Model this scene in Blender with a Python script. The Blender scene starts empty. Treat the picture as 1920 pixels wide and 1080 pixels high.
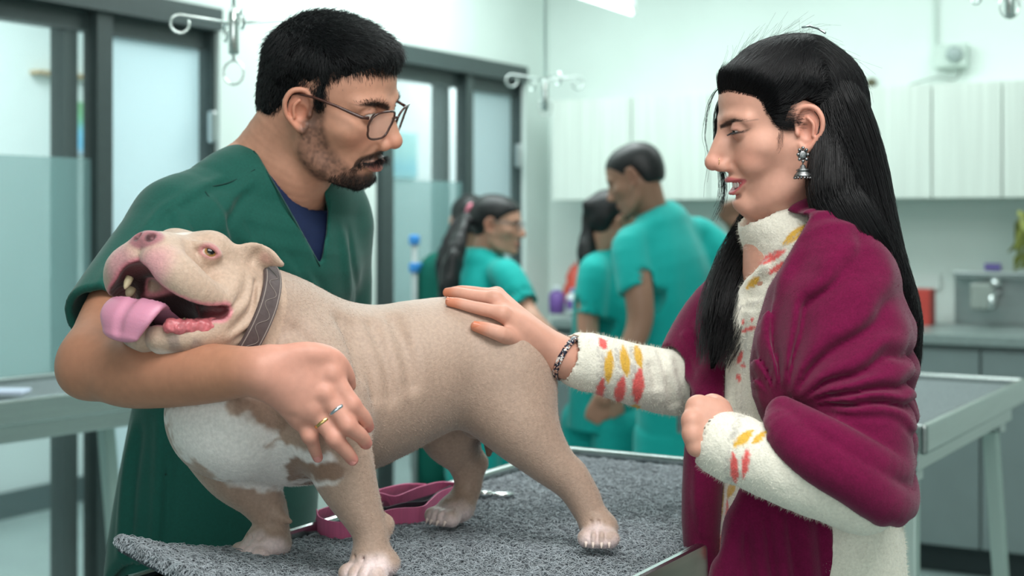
import bpy, bmesh, math, random
import numpy as np
from mathutils import Vector, Matrix

# ------------------------------------------------------------------ camera, world, lights, exposure
SC = bpy.context.scene
COL = SC.collection
FPX, HORZ, CZ = 2663.0, 405.0, 1.384          # focal length in pixels, horizon row, lens height
cam_d = bpy.data.cameras.new('camera'); cam = bpy.data.objects.new('camera', cam_d); COL.objects.link(cam)
cam.location = (0, 0, CZ); cam.rotation_euler = (math.pi/2, 0, 0)
cam_d.sensor_width = 36.0; cam_d.lens = 36.0*FPX/1920.0; cam_d.shift_y = -(540-HORZ)/1920.0
cam_d.clip_start = 0.05; cam_d.clip_end = 60
cam_d.dof.use_dof = True; cam_d.dof.focus_distance = 1.82; cam_d.dof.aperture_fstop = 4.0
SC.camera = cam
SC.view_settings.view_transform = 'Standard'; SC.view_settings.look = 'None'
SC.view_settings.gamma = 1.0; SC.view_settings.exposure = 0.18; SC.view_settings.use_curve_mapping = False
SC.cycles.diffuse_bounces = 4; SC.cycles.glossy_bounces = 3; SC.cycles.max_bounces = 8; SC.cycles.transparent_max_bounces = 16
wd = bpy.data.worlds.new('world'); SC.world = wd; wd.use_nodes = True
wd.node_tree.nodes['Background'].inputs[0].default_value = (0.62, 0.78, 0.78, 1)
wd.node_tree.nodes['Background'].inputs[1].default_value = 0.28

def area(name, loc, target, sx, sy, power, col):
    l = bpy.data.lights.new(name, 'AREA'); l.shape = 'RECTANGLE'; l.size = sx; l.size_y = sy
    l.energy = power; l.color = col
    o = bpy.data.objects.new(name, l); COL.objects.link(o); o.location = loc
    o.rotation_euler = (Vector(target)-Vector(loc)).to_track_quat('-Z', 'Y').to_euler()
    o.visible_camera = True
    return o
area('front_fill_light', (0.3, -2.80, 1.65), (0.3, 2.0, 1.45), 4.2, 2.0, 32, (1.0, 0.99, 0.98))  # added frontal fill from behind the camera, softens top-down shadows on faces
area('ceiling_light_front', (0.45, 0.60, 2.80), (0.45, 0.60, 0), 1.8, 1.2, 54, (1.0, 0.985, 0.96))
area('ceiling_light_middle', (0.3, 2.9, 2.80), (0.3, 2.9, 0), 1.6, 0.9, 18, (0.94, 1.0, 0.985))
area('ceiling_light_rear', (1.2, 5.0, 2.80), (1.2, 5.0, 0), 2.4, 0.9, 25, (0.92, 1.0, 0.98))
area('ceiling_light_left', (-1.4, 3.2, 2.80), (-1.4, 3.2, 0), 0.9, 1.4, 5, (0.93, 1.0, 0.99))

# ------------------------------------------------------------------ helpers
def P(px, py, d):
    """point at depth d along the lens axis that the photograph shows at this pixel"""
    return np.array([(px-960.0)*d/FPX, d, CZ-(py-HORZ)*d/FPX])
def proj(v):
    v = np.asarray(v, float)
    return np.stack([960+v[..., 0]*FPX/v[..., 1], HORZ-(v[..., 2]-CZ)*FPX/v[..., 1]], -1)
def unit(v): v = np.asarray(v, float); return v/np.linalg.norm(v)

class NT:
    """tiny node helper"""
    def __init__(s, name):
        s.m = bpy.data.materials.new(name); s.m.use_nodes = True; s.t = s.m.node_tree
        s.b = s.t.nodes['Principled BSDF']
    def n(s, ty, **kw):
        o = s.t.nodes.new(ty)
        for k, v in kw.items():
            if hasattr(o, k): setattr(o, k, v)
        return o
    def l(s, a, b): s.t.links.new(a, b)
    def set(s, **kw):
        for k, v in kw.items():
            i = s.b.inputs[k.replace('_', ' ')]
            i.default_value = v
        return s
def c4(c): return (c[0], c[1], c[2], 1.0)
def srgb(r, g, b):
    f = lambda u: (u/255/12.92 if u/255 <= .04045 else ((u/255+.055)/1.055)**2.4)
    return (f(r), f(g), f(b))
MATS = {}
def mat(name, col=(.5, .5, .5), rough=.5, metal=0.0, spec=.5, noise=0, nscale=20, bump=0, bscale=60, attr=None, sss=0,
        sheen=0, coat=0, trans=0, ior=1.45, alpha=1, emit=None, stretch=(1, 1, 1), bdist=.01, detail=4):
    """procedural material: base colour (or vertex colour attribute) broken up by noise, optional bump"""
    if name in MATS: return MATS[name]
    N = NT(name); b = N.b
    b.inputs['Roughness'].default_value = rough; b.inputs['Metallic'].default_value = metal
    b.inputs['Specular IOR Level'].default_value = spec
    b.inputs['IOR'].default_value = ior
    if trans: b.inputs['Transmission Weight'].default_value = trans
    if alpha < 1: b.inputs['Alpha'].default_value = alpha
    if coat: b.inputs['Coat Weight'].default_value = coat; b.inputs['Coat Roughness'].default_value = .15
    if sheen: b.inputs['Sheen Weight'].default_value = sheen; b.inputs['Sheen Roughness'].default_value = .5
    if sss:
        b.inputs['Subsurface Weight'].default_value = sss
        b.inputs['Subsurface Radius'].default_value = (.012, .005, .003); b.inputs['Subsurface Scale'].default_value = 1.0
    tc = N.n('ShaderNodeTexCoord'); mp = N.n('ShaderNodeMapping'); mp.inputs['Scale'].default_value = stretch
    N.l(tc.outputs['Object'], mp.inputs['Vector'])
    src = None
    if attr:
        a = N.n('ShaderNodeAttribute'); a.attribute_name = attr; src = a.outputs['Color']
    if noise:
        nz = N.n('ShaderNodeTexNoise'); nz.inputs['Scale'].default_value = nscale; nz.inputs['Detail'].default_value = detail
        N.l(mp.outputs['Vector'], nz.inputs['Vector'])
        mr = N.n('ShaderNodeMapRange'); mr.inputs['To Min'].default_value = 1-noise; mr.inputs['To Max'].default_value = 1+noise
        mr.inputs['From Min'].default_value = .3; mr.inputs['From Max'].default_value = .7
        N.l(nz.outputs['Fac'], mr.inputs['Value'])
        mx = N.n('ShaderNodeVectorMath', operation='SCALE')
        if src: N.l(src, mx.inputs[0])
        else: mx.inputs[0].default_value = col[:3]
        N.l(mr.outputs['Result'], mx.inputs['Scale']); src = mx.outputs['Vector']
    if src: N.l(src, b.inputs['Base Color'])
    else: b.inputs['Base Color'].default_value = c4(col)
    if bump:
        bz = N.n('ShaderNodeTexNoise'); bz.inputs['Scale'].default_value = bscale; bz.inputs['Detail'].default_value = 3
        N.l(mp.outputs['Vector'], bz.inputs['Vector'])
        bp = N.n('ShaderNodeBump'); bp.inputs['Strength'].default_value = bump; bp.inputs['Distance'].default_value = bdist
        N.l(bz.outputs['Fac'], bp.inputs['Height']); N.l(bp.outputs['Normal'], b.inputs['Normal'])
    if emit:
        b.inputs['Emission Color'].default_value = c4(emit[:3]); b.inputs['Emission Strength'].default_value = emit[3]
    MATS[name] = N.m
    return N.m

def link(o, parent=None):
    COL.objects.link(o)
    if parent is not None:
        o.parent = parent
        o.matrix_parent_inverse = Matrix.Translation(parent.location).inverted()
    return o
def tag(o, label=None, cat=None, group=None, kind=None):
    if label: o['label'] = label
    if cat: o['category'] = cat
    if group: o['group'] = group
    if kind: o['kind'] = kind
    return o
def thing(name, label, cat, loc=(0, 0, 0), group=None):
    o = bpy.data.objects.new(name, None); o.location = tuple(float(x) for x in loc); o.empty_display_size = .05
    COL.objects.link(o); tag(o, label, cat, group); return o
def meshobj(name, v, f, m=None, parent=None, smooth=True, colors=None):
    me = bpy.data.meshes.new(name)
    v = np.asarray(v, dtype=np.float32)
    if isinstance(f, np.ndarray):
        nf, w = f.shape
        me.vertices.add(len(v)); me.vertices.foreach_set('co', v.ravel())
        me.loops.add(nf*w); me.loops.foreach_set('vertex_index', f.ravel().astype(np.int32))
        me.polygons.add(nf); me.polygons.foreach_set('loop_start', np.arange(0, nf*w, w, dtype=np.int32))
        me.update(calc_edges=True)
    else:
        me.from_pydata(v.tolist(), [], f)
    if smooth: me.polygons.foreach_set('use_smooth', np.ones(len(me.polygons), bool))
    if colors is not None:
        a = me.color_attributes.new('Col', 'FLOAT_COLOR', 'POINT')
        c = np.ones((len(v), 4), np.float32); c[:, :3] = colors
        a.data.foreach_set('color', c.ravel())
    if m is not None: me.materials.append(m)
    me.update()
    o = bpy.data.objects.new(name, me)
    return link(o, parent)

class MB:
    """collects boxes, bars, tubes, lathes into ONE mesh"""
    def __init__(s): s.v = []; s.f = []; s.sm = []
    def add(s, v, f):
        b = len(s.v); s.v += [tuple(map(float, x)) for x in v]; s.f += [tuple(i+b for i in q) for q in f]; return s
    def box(s, c, size, ax=None, bev=0.0):
        """oriented box with chamfered edges; ax = 3 unit axes"""
        ax = np.eye(3) if ax is None else np.asarray(ax, float)
        c = np.asarray(c, float); h = np.asarray(size, float)/2
        if bev <= 0:
            v = [c+sum(ax[i]*h[i]*sg[i] for i in range(3)) for sg in [(-1,-1,-1),(1,-1,-1),(1,1,-1),(-1,1,-1),(-1,-1,1),(1,-1,1),(1,1,1),(-1,1,1)]]
            return s.add(v, [(0,3,2,1),(4,5,6,7),(0,1,5,4),(1,2,6,5),(2,3,7,6),(3,0,4,7)])
        bev = min(bev, h.min()*.9)
        bm = bmesh.new(); bmesh.ops.create_cube(bm, size=2)
        for w in bm.verts: w.co = Vector((w.co.x*h[0], w.co.y*h[1], w.co.z*h[2]))
        bmesh.ops.bevel(bm, geom=bm.edges[:], offset=bev, segments=2, profile=.5, affect='EDGES')
        bm.verts.index_update()
        v = [c+ax[0]*w.co.x+ax[1]*w.co.y+ax[2]*w.co.z for w in bm.verts]
        f = [tuple(w.index for w in q.verts) for q in bm.faces]; bm.free()
        return s.add(v, f)
    def tube(s, pts, r, n=10, cap=True, closed=False):
        pts = [np.asarray(p, float) for p in pts]; m = len(pts)
        r = [r]*m if np.isscalar(r) else list(r)
        V = []; prev = None
        for i, p in enumerate(pts):
            if closed: t = pts[(i+1) % m]-pts[i-1]
            else: t = pts[min(i+1, m-1)]-pts[max(i-1, 0)]
            t = t/(np.linalg.norm(t)+1e-12)
            if prev is None:
                a = np.array([0, 0, 1.]) if abs(t[2]) < .9 else np.array([1., 0, 0]); u = np.cross(t, a)
            else: u = prev-t*np.dot(prev, t)
            u /= np.linalg.norm(u)+1e-12; prev = u; w = np.cross(t, u)
            for k in range(n):
                a = 2*math.pi*k/n; V.append(p+r[i]*(math.cos(a)*u+math.sin(a)*w))
        F = []
        for i in range(m if closed else m-1):
            j = (i+1) % m
            for k in range(n):
                F.append((i*n+k, i*n+(k+1) % n, j*n+(k+1) % n, j*n+k))
        if cap and not closed:
            F.append(tuple(range(n-1, -1, -1))); F.append(tuple((m-1)*n+k for k in range(n)))
        return s.add(V, F)
    def strip(s, pts, wdir, w, th=.0015):
        """flat band of width w along pts, given the width direction per point"""
        pts = np.asarray(pts, float); m = len(pts)
        wdir = np.asarray(wdir, float); wdir = np.tile(wdir, (m, 1)) if wdir.ndim == 1 else wdir
        V = []
        for i in range(m):
            t = unit(pts[min(i+1, m-1)]-pts[max(i-1, 0)]); u = unit(wdir[i]-t*np.dot(wdir[i], t)); nn = np.cross(t, u)
            for a, b in ((-1, -1), (1, -1), (1, 1), (-1, 1)): V.append(pts[i]+u*a*w/2+nn*b*th/2)
        F = []
        for i in range(m-1):
            for k in range(4): F.append((i*4+k, i*4+(k+1) % 4, i*4+4+(k+1) % 4, i*4+4+k))
        F += [(3, 2, 1, 0), tuple((m-1)*4+k for k in range(4))]
        return s.add(V, F)
    def lathe(s, c, prof, n=20, axis=(0, 0, 1)):
        """prof = [(radius, height)...] around an axis through c"""
        c = np.asarray(c, float); a = unit(axis); q = np.array([1., 0, 0]) if abs(a[0]) < .9 else np.array([0, 1., 0])
        u = unit(np.cross(a, q)); w = np.cross(a, u); V = []; F = []
        for (r, h) in prof:
            for k in range(n):
                t = 2*math.pi*k/n; V.append(c+a*h+r*(math.cos(t)*u+math.sin(t)*w))
        for i in range(len(prof)-1):
            for k in range(n): F.append((i*n+k, i*n+(k+1) % n, i*n+n+(k+1) % n, i*n+n+k))
        F += [tuple(range(n-1, -1, -1)), tuple((len(prof)-1)*n+k for k in range(n))]
        return s.add(V, F)
    def build(s, name, m, parent=None, smooth=False, angle=None):
        o = meshobj(name, np.array(s.v), s.f, m, parent, smooth=smooth or angle is not None)
        if angle is not None:
            o.data.set_sharp_from_angle(angle=math.radians(angle))
        return o

# ------------------------------------------------------------------ signed distance field modelling
def spline(pts, n):
    """Catmull-Rom through rows of pts (any width), n samples per span"""
    p = np.asarray(pts, float); q = np.vstack([2*p[0]-p[1], p, 2*p[-1]-p[-2]]); out = []
    for i in range(1, len(q)-2):
        for t in np.arange(n)/n:
            a, b, c, d = q[i-1], q[i], q[i+1], q[i+2]
            out.append(.5*((2*b)+(c-a)*t+(2*a-5*b+4*c-d)*t*t+(3*b-a-3*c+d)*t**3))
    out.append(p[-1]); return np.array(out)
def f_tube(pts, rad, n=4):
    pts = np.asarray(pts, float); rad = np.full(len(pts), rad) if np.isscalar(rad) else np.asarray(rad, float)
    q = np.column_stack([pts, rad])
    if len(q) > 2 and n > 1: q = spline(q, n)
    A = q.astype(np.float32)
    c = (A[:, :3].min(0)+A[:, :3].max(0))/2; R = np.max(np.linalg.norm(A[:, :3]-c, axis=1)+A[:, 3])
    def fn(p):
        best = None
        for i in range(len(A)-1):
            a, b = A[i, :3], A[i+1, :3]; ab = b-a; pa = p-a
            t = np.clip(pa@ab/(ab@ab+1e-12), 0, 1)
            d = pa-t[:, None]*ab
            e = np.sqrt(np.einsum('ij,ij->i', d, d))-(A[i, 3]+t*(A[i+1, 3]-A[i, 3]))
            best = e if best is None else np.minimum(best, e)
        return best
    return fn, c, R
def f_ell(c, r, R=None):
    c = np.asarray(c, np.float32); r = np.asarray([r]*3 if np.isscalar(r) else r, np.float32)
    M = None if R is None else np.asarray(R, np.float32)      # rows = axes
    def fn(p):
        q = p-c
        if M is not None: q = q@M.T
        q = q/r; k0 = np.sqrt(np.einsum('ij,ij->i', q, q)); q = q/r; k1 = np.sqrt(np.einsum('ij,ij->i', q, q))
        return k0*(k0-1)/(k1+1e-9)
    return fn, c, float(r.max())
def f_etube(pts, ru, rv, u, n=4):
    """tube of elliptical section: half-axis ru along u (per point or one vector), rv across"""
    pts = np.asarray(pts, float); m = len(pts)
    u = np.asarray(u, float); u = np.tile(u, (m, 1)) if u.ndim == 1 else u
    ru = np.full(m, ru) if np.isscalar(ru) else np.asarray(ru, float); rv = np.full(m, rv) if np.isscalar(rv) else np.asarray(rv, float)
    q = np.column_stack([pts, ru, rv, u])
    if m > 2 and n > 1: q = spline(q, n)
    A = q.astype(np.float32); c = (A[:, :3].min(0)+A[:, :3].max(0))/2
    R = np.max(np.linalg.norm(A[:, :3]-c, axis=1)+np.maximum(A[:, 3], A[:, 4]))
    T = np.gradient(A[:, :3], axis=0); T /= np.linalg.norm(T, axis=1, keepdims=True)+1e-9; n_ = len(A)
    U = A[:, 5:8]-T*(A[:, 5:8]*T).sum(1, keepdims=True); U /= np.linalg.norm(U, axis=1, keepdims=True); Vv = np.cross(T, U)
    def fn(p):
        # nearest place on the axis first, then the elliptical section there with a frame that turns smoothly
        bd = np.full(len(p), 1e9, np.float32); bt = np.zeros(len(p), np.float32)
        for i in range(n_-1):
            a = A[i, :3]; ab = A[i+1, :3]-a; pa = p-a; t = np.clip(pa@ab/(ab@ab+1e-12), 0, 1); d = pa-t[:, None]*ab
            e = np.einsum('ij,ij->i', d, d); m = e < bd; bd = np.where(m, e, bd); bt = np.where(m, i+t, bt)
        i = np.minimum(bt.astype(np.int32), n_-2); fr = (bt-i)[:, None]
        L = lambda X: X[i]*(1-fr)+X[i+1]*fr
        q = p-L(A[:, :3]); a_ = L(A[:, 3:4])[:, 0]; b_ = L(A[:, 4:5])[:, 0]; m_ = np.minimum(a_, b_)
        qu = np.einsum('ij,ij->i', q, L(U))/a_; qv = np.einsum('ij,ij->i', q, L(Vv))/b_
        end = (bt <= 0) | (bt >= n_-1); qq = np.where(end, np.einsum('ij,ij->i', q, L(T)), 0)/m_
        k0 = np.sqrt(qu*qu+qv*qv+qq*qq); k1 = np.sqrt((qu/a_)**2+(qv/b_)**2+(qq/m_)**2)
        return k0*(k0-1)/(k1+1e-9)
    return fn, c, R
def f_box(c, h, R=None, r=0.0):
    c = np.asarray(c, np.float32); h = np.asarray(h, np.float32)-r; M = np.eye(3, dtype=np.float32) if R is None else np.asarray(R, np.float32)
    def fn(p):
        q = np.abs((p-c)@M.T)-h
        return np.sqrt((np.maximum(q, 0)**2).sum(1))+np.minimum(q.max(1), 0)-r
    return fn, c, float(np.linalg.norm(h)+r)
def f_half(c, n):
    c = np.asarray(c, np.float32); n = unit(n).astype(np.float32)
    return (lambda p: (p-c)@n), np.zeros(3, np.float32), 1e3
def f_custom(fn, c=(0, 0, 0), R=1e3): return fn, np.asarray(c, np.float32), R

from concurrent.futures import ThreadPoolExecutor
POOL = ThreadPoolExecutor(4)
BIG = .08
class SDF:
    def __init__(s): s.ops = []
    def u(s, f, k=.01, sym=False): s.ops.append(('u', f, k, sym)); return s
    def s(s, f, k=.004, sym=False): s.ops.append(('s', f, k, sym)); return s
    def i(s, f, k=.002): s.ops.append(('i', f, k, False)); return s
    def disp(s, f, sym=False): s.ops.append(('d', f, 0, sym)); return s     # f adds to the distance
    def copy(s): c = SDF(); c.ops = list(s.ops); return c
    def __call__(s, p):
        p = np.asarray(p, np.float32); d = np.full(len(p), BIG, np.float32); ps = None
        for kind, (fn, c, R), k, sym in s.ops:
            if sym:
                if ps is None: ps = p.copy(); ps[:, 1] = np.abs(ps[:, 1])
                q = ps
            else: q = p
            if R < 500:
                e = q-c; m = np.einsum('ij,ij->i', e, e) < (R+.02+2*k)**2
                if kind == 'u': m = np.nonzero(m)[0]
                else: m = np.nonzero(m & (d < .03))[0]
                if len(m) == 0: continue
                x = fn(q[m]).astype(np.float32); y = d[m]
            else: m = slice(None); x = fn(q).astype(np.float32); y = d
            if kind == 'u':
                h = np.clip(.5+.5*(x-y)/k, 0, 1); d[m] = x+(y-x)*h-k*h*(1-h)
            elif kind == 's':
                h = np.clip(.5-.5*(y+x)/k, 0, 1); d[m] = y+(-x-y)*h+k*h*(1-h)
            elif kind == 'i':
                h = np.clip(.5-.5*(x-y)/k, 0, 1); d[m] = x+(y-x)*h+k*h*(1-h)
            else: d[m] = y+x
        return d
    def mesh(s, lo, hi, h, chunk=50000, B=6):
        lo = np.asarray(lo, float); hi = np.asarray(hi, float)
        nb = np.ceil((hi-lo)/(h*B)).astype(int)
        # coarse pass on block centres, then only the blocks the surface can cross
        g = np.stack(np.meshgrid(*[lo[a]+(np.arange(nb[a])+.5)*h*B for a in range(3)], indexing='ij'), -1).reshape(-1, 3)
        cd = np.concatenate(list(POOL.map(s, [g[i:i+chunk] for i in range(0, len(g), chunk)])))
        act = np.nonzero(np.abs(cd) < min(h*B*1.05+.0015, BIG*.99))[0]
        V = np.repeat(np.repeat(np.repeat(np.where(cd > 0, 1, -1).astype(np.float32).reshape(nb), B, 0), B, 1), B, 2)
        V = np.pad(V, ((0, 1),)*3, mode='edge')
        bi = np.stack(np.unravel_index(act, nb), -1)*B
        o = np.stack(np.meshgrid(*[np.arange(B+1)]*3, indexing='ij'), -1).reshape(-1, 3)
        per = max(1, chunk//len(o))
        def job(i):
            idx = (bi[i:i+per, None]+o[None]).reshape(-1, 3)
            V[idx[:, 0], idx[:, 1], idx[:, 2]] = s(lo+idx*h)
        list(POOL.map(job, range(0, len(bi), per)))
        return nets(V, lo, h)
def nets(V, lo, h):
    n = np.array(V.shape); I = V < 0
    c = np.zeros(tuple(n-1), np.uint8)
    for x in (0, 1):
        for y in (0, 1):
            for z in (0, 1): c += I[x:n[0]-1+x, y:n[1]-1+y, z:n[2]-1+z]
    cells = np.argwhere((c > 0) & (c < 8)); 
    ids = np.full(tuple(n-1), -1, np.int32); ids[tuple(cells.T)] = np.arange(len(cells))
    acc = np.zeros((len(cells), 3), np.float32); cnt = np.zeros(len(cells), np.float32)
    for ax in range(3):
        e = np.zeros(3, int); e[ax] = 1; o1, o2 = [k for k in range(3) if k != ax]
        for a in (0, 1):
            for b in (0, 1):
                s0 = np.zeros(3, int); s0[o1] = a; s0[o2] = b
                p = cells+s0; q = p+e; va = V[tuple(p.T)]; vb = V[tuple(q.T)]
                m = (va < 0) != (vb < 0); t = np.where(m, va/(va-vb+1e-20), 0)
                w = s0[None].repeat(len(cells), 0).astype(np.float32); w[:, ax] = t
                acc += w*m[:, None]; cnt += m
    vert = lo+(cells+acc/cnt[:, None])*h
    F = []
    for ax in range(3):
        o1, o2 = [(1, 2), (2, 0), (0, 1)][ax]
        sl = [slice(None)]*3; sl2 = [slice(None)]*3; sl[ax] = slice(0, -1); sl2[ax] = slice(1, None)
        A = I[tuple(sl)]; Bq = I[tuple(sl2)]; e = np.argwhere(A != Bq)
        ok = (e[:, o1] > 0) & (e[:, o2] > 0) & (e[:, o1] < n[o1]-1) & (e[:, o2] < n[o2]-1); e = e[ok]
        flip = A[tuple(e.T)]
        def cid(a, b):
            x = e.copy(); x[:, o1] -= a; x[:, o2] -= b; return ids[tuple(x.T)]
        q = np.stack([cid(1, 1), cid(0, 1), cid(0, 0), cid(1, 0)], 1)
        q[~flip] = q[~flip][:, ::-1]; F.append(q)
    return vert, np.concatenate(F).astype(np.int32)
def hit(sdf, px, py, d0, d1, n=240):
    """nearest point of the field's surface on the line of sight of a pixel, between two depths"""
    ds = np.linspace(d0, d1, n); pts = np.array([P(px, py, d) for d in ds]); v = sdf(pts)
    i = np.argmax(v < 0)
    if not (v < 0).any(): i = int(np.argmin(v)); return pts[i]
    if i == 0: return pts[0]
    t = v[i-1]/(v[i-1]-v[i]); return pts[i-1]+(pts[i]-pts[i-1])*t
def grad(sdf, p, e=.002):
    p = np.atleast_2d(np.asarray(p, float)); g = np.zeros_like(p)
    for a in range(3):
        q = np.zeros(3); q[a] = e; g[:, a] = sdf(p+q)-sdf(p-q)
    return g/(np.linalg.norm(g, axis=1, keepdims=True)+1e-9)
_rs = np.random.RandomState(5)
_lat = _rs.rand(32, 32, 32).astype(np.float32)
def noise3(p, s=1.0, off=0.0):
    """smooth lattice noise 0..1 for vertex colours and relief"""
    q = np.asarray(p)*s+off+100; i = np.floor(q).astype(int); f = q-i; f = f*f*(3-2*f); r = 0
    for x in (0, 1):
        for y in (0, 1):
            for z in (0, 1):
                w = (f[:, 0] if x else 1-f[:, 0])*(f[:, 1] if y else 1-f[:, 1])*(f[:, 2] if z else 1-f[:, 2])
                r = r+w*_lat[(i[:, 0]+x) % 32, (i[:, 1]+y) % 32, (i[:, 2]+z) % 32]
    return r
def sstep(a, b, x): t = np.clip((x-a)/(b-a), 0, 1); return t*t*(3-2*t)
def blend(c, col, w): return c+(np.asarray(col)-c)*np.clip(w, 0, 1)[:, None]
def polyw(q, poly, soft):
    """soft inside-weight of 2-d points in a polygon"""
    poly = np.asarray(poly, float); n = len(poly); ins = np.zeros(len(q), bool); dist = np.full(len(q), 1e9)
    for i in range(n):
        a, b = poly[i], poly[(i+1) % n]
        cond = ((a[1] > q[:, 1]) != (b[1] > q[:, 1])) & (q[:, 0] < (b[0]-a[0])*(q[:, 1]-a[1])/(b[1]-a[1]+1e-12)+a[0])
        ins ^= cond; ab = b-a; t = np.clip(((q-a)@ab)/(ab@ab+1e-12), 0, 1)
        dist = np.minimum(dist, np.linalg.norm(q-(a+t[:, None]*ab), axis=1))
    return sstep(-soft, soft, np.where(ins, dist, -dist))
def strands(name, curves, r0, r1, m, parent=None, sides=3):
    """many thin tapering tubes as one mesh; curves = array (n, k, 3)"""
    C = np.asarray(curves, np.float32); n, k, _ = C.shape
    T = np.gradient(C, axis=1); T /= np.linalg.norm(T, axis=2, keepdims=True)+1e-9
    up = np.where(np.abs(T[..., 2:3]) < .9, np.array([0, 0, 1.]), np.array([1., 0, 0])); U = np.cross(T, up)
    U /= np.linalg.norm(U, axis=2, keepdims=True)+1e-9; W = np.cross(T, U)
    rr = np.linspace(0, 1, k)[None, :, None]; R = r0+(r1-r0)*rr
    if np.ndim(r0): R = np.asarray(r0)[:, None, None]*(1-rr)+r1*rr
    V = np.stack([C+R*(math.cos(a)*U+math.sin(a)*W) for a in 2*math.pi*np.arange(sides)/sides], 2).reshape(-1, 3)
    i = np.arange(n)[:, None, None]*k*sides+np.arange(k-1)[None, :, None]*sides; s = np.arange(sides)[None, None]; s2 = (s+1) % sides
    F = np.stack([i+s, i+s2, i+sides+s2, i+sides+s], -1).reshape(-1, 4)
    return meshobj(name, V, F.astype(np.int32), m, parent)
def fuzz(name, v, f, n, length, width, m, parent=None, jitter=.6, comb=None, seed=1, sel=None, colors=None, lift=1.0):
    """one thin triangle per hair, standing on a mesh surface"""
    rs = np.random.RandomState(seed); v = np.asarray(v, float)
    a, b, c = v[f[:, 0]], v[f[:, 1]], v[f[:, 2]]; nr = np.cross(b-a, c-a); ar = np.linalg.norm(nr, axis=1)
    w = ar.copy()
    if sel is not None: w *= sel((a+c)/2)
    k = rs.choice(len(f), n, p=w/w.sum()); r1, r2 = rs.rand(n, 1), rs.rand(n, 1)
    d_ = v[f[k, 3]] if f.shape[1] == 4 else c[k]
    pt = (a[k]*(1-r1)+b[k]*r1)*(1-r2)+(d_*(1-r1)+c[k]*r1)*r2
    nn = nr[k]/(ar[k][:, None]+1e-12)
    dr = nn*lift+rs.normal(size=(n, 3))*jitter
    if comb is not None: dr = dr+np.asarray(comb)
    dr /= np.linalg.norm(dr, axis=1, keepdims=True); L = length*(.6+.8*rs.rand(n, 1))
    sd = np.cross(dr, rs.normal(size=(n, 3))); sd /= np.linalg.norm(sd, axis=1, keepdims=True)
    V = np.stack([pt-sd*width/2-nn*.0005, pt+sd*width/2-nn*.0005, pt+dr*L], 1).reshape(-1, 3)
    cl = None
    if colors is not None: cl = np.repeat(colors[f[k, 0]], 3, axis=0)
    return meshobj(name, V, np.arange(3*n, dtype=np.int32).reshape(-1, 3), m, parent, smooth=False, colors=cl)
def rotm(yaw=0, pitch=0, roll=0):
    """columns-as-axes matrix: yaw about z, then pitch about y, then roll about x (radians)"""
    cy, sy, cp, sp, cr, sr = math.cos(yaw), math.sin(yaw), math.cos(pitch), math.sin(pitch), math.cos(roll), math.sin(roll)
    Rz = np.array([[cy, -sy, 0], [sy, cy, 0], [0, 0, 1]]); Ry = np.array([[cp, 0, sp], [0, 1, 0], [-sp, 0, cp]]); Rx = np.array([[1, 0, 0], [0, cr, -sr], [0, sr, cr]])
    return Rz@Ry@Rx
# ------------------------------------------------------------------ the room
def vp_dir(px):
    v = np.array([px-960.0, FPX, 0]); return v/np.linalg.norm(v)
WL = vp_dir(2450.0); WR = np.array([WL[1], -WL[0], 0])        # along the glazed wall (away), and along the cabinet wall (to the right)
Z3 = np.array([0, 0, 1.0])
CORNER = P(1030, 405, 7.0); CORNER[2] = 0                      # where the two walls meet
def wpt(s, z, off=0.0): return CORNER-WL*s+WR*off+Z3*z         # point on the glazed wall: s metres before the corner, off into the room
def bpt(s, z, off=0.0): return CORNER+WR*s-WL*off+Z3*z         # point on the cabinet wall: s metres right of the corner
def s_at(px, off=0.0):
    """distance before the corner where the glazed wall (or a plane off in front of it) shows at a pixel column"""
    k = (px-960.0)/FPX; c = CORNER+WR*off
    return (c[0]-k*c[1])/(WL[0]-k*WL[1])
def bs_at(px, off=0.0):
    k = (px-960.0)/FPX; c = CORNER-WL*off
    return (k*c[1]-c[0])/(WR[0]-k*WR[1])
CEIL = 2.86
AXL = [WL, WR, Z3]
paint = mat('wall_paint', srgb(222, 234, 229), .75, noise=.03, nscale=3, bump=.02, bscale=200)
def struct(o): o['kind'] = 'structure'; return o
# floor with sheet joints, ceiling
flo = mat('floor_vinyl', srgb(136, 154, 152), .38, spec=.4, noise=.10, nscale=4, bump=.02, bscale=40)
struct(MB().box((1.5, 5.5, -.05), (15, 18, .1)).build('floor', flo))
struct(MB().box((1.5, 5.5, CEIL+.05), (15, 18, .1)).build('ceiling', mat('ceiling_paint', srgb(226, 236, 230), .8, noise=.02, nscale=5)))
# glazed wall: solid runs around two sliding-door openings
D1 = (s_at(-420), s_at(412)); D2 = (s_at(705), s_at(985)); DT = 2.18
D1T = CZ-(20-HORZ)*(CORNER-WL*s_at(412))[1]/FPX; D2T = CZ-(125-HORZ)*(CORNER-WL*s_at(985))[1]/FPX
DT = (D1T+D2T)/2
def wl_box(mb, s0, s1, z0, z1, th=.12, off=-.06):
    c = (wpt(s0, (z0+z1)/2, off)+wpt(s1, (z0+z1)/2, off))/2; return mb.box(c, (abs(s0-s1), th, z1-z0), AXL)
mb = MB()
wl_box(mb, -.12, D2[1], 0, CEIL); wl_box(mb, D2[0], D1[1], 0, CEIL); wl_box(mb, D1[0], D1[0]+1.4, 0, CEIL)
wl_box(mb, D2[0], D2[1], DT, CEIL); wl_box(mb, D1[0], D1[1], DT, CEIL)
struct(mb.build('wall_left', paint))
mb = MB(); mb.box(bpt(3.4, CEIL/2, -.06), (.12, 7.2, CEIL), AXL); struct(mb.build('wall_back', paint))
struct(MB().box((.6, -3.0, CEIL/2), (11, .1, CEIL)).build('wall_front', paint))
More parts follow.
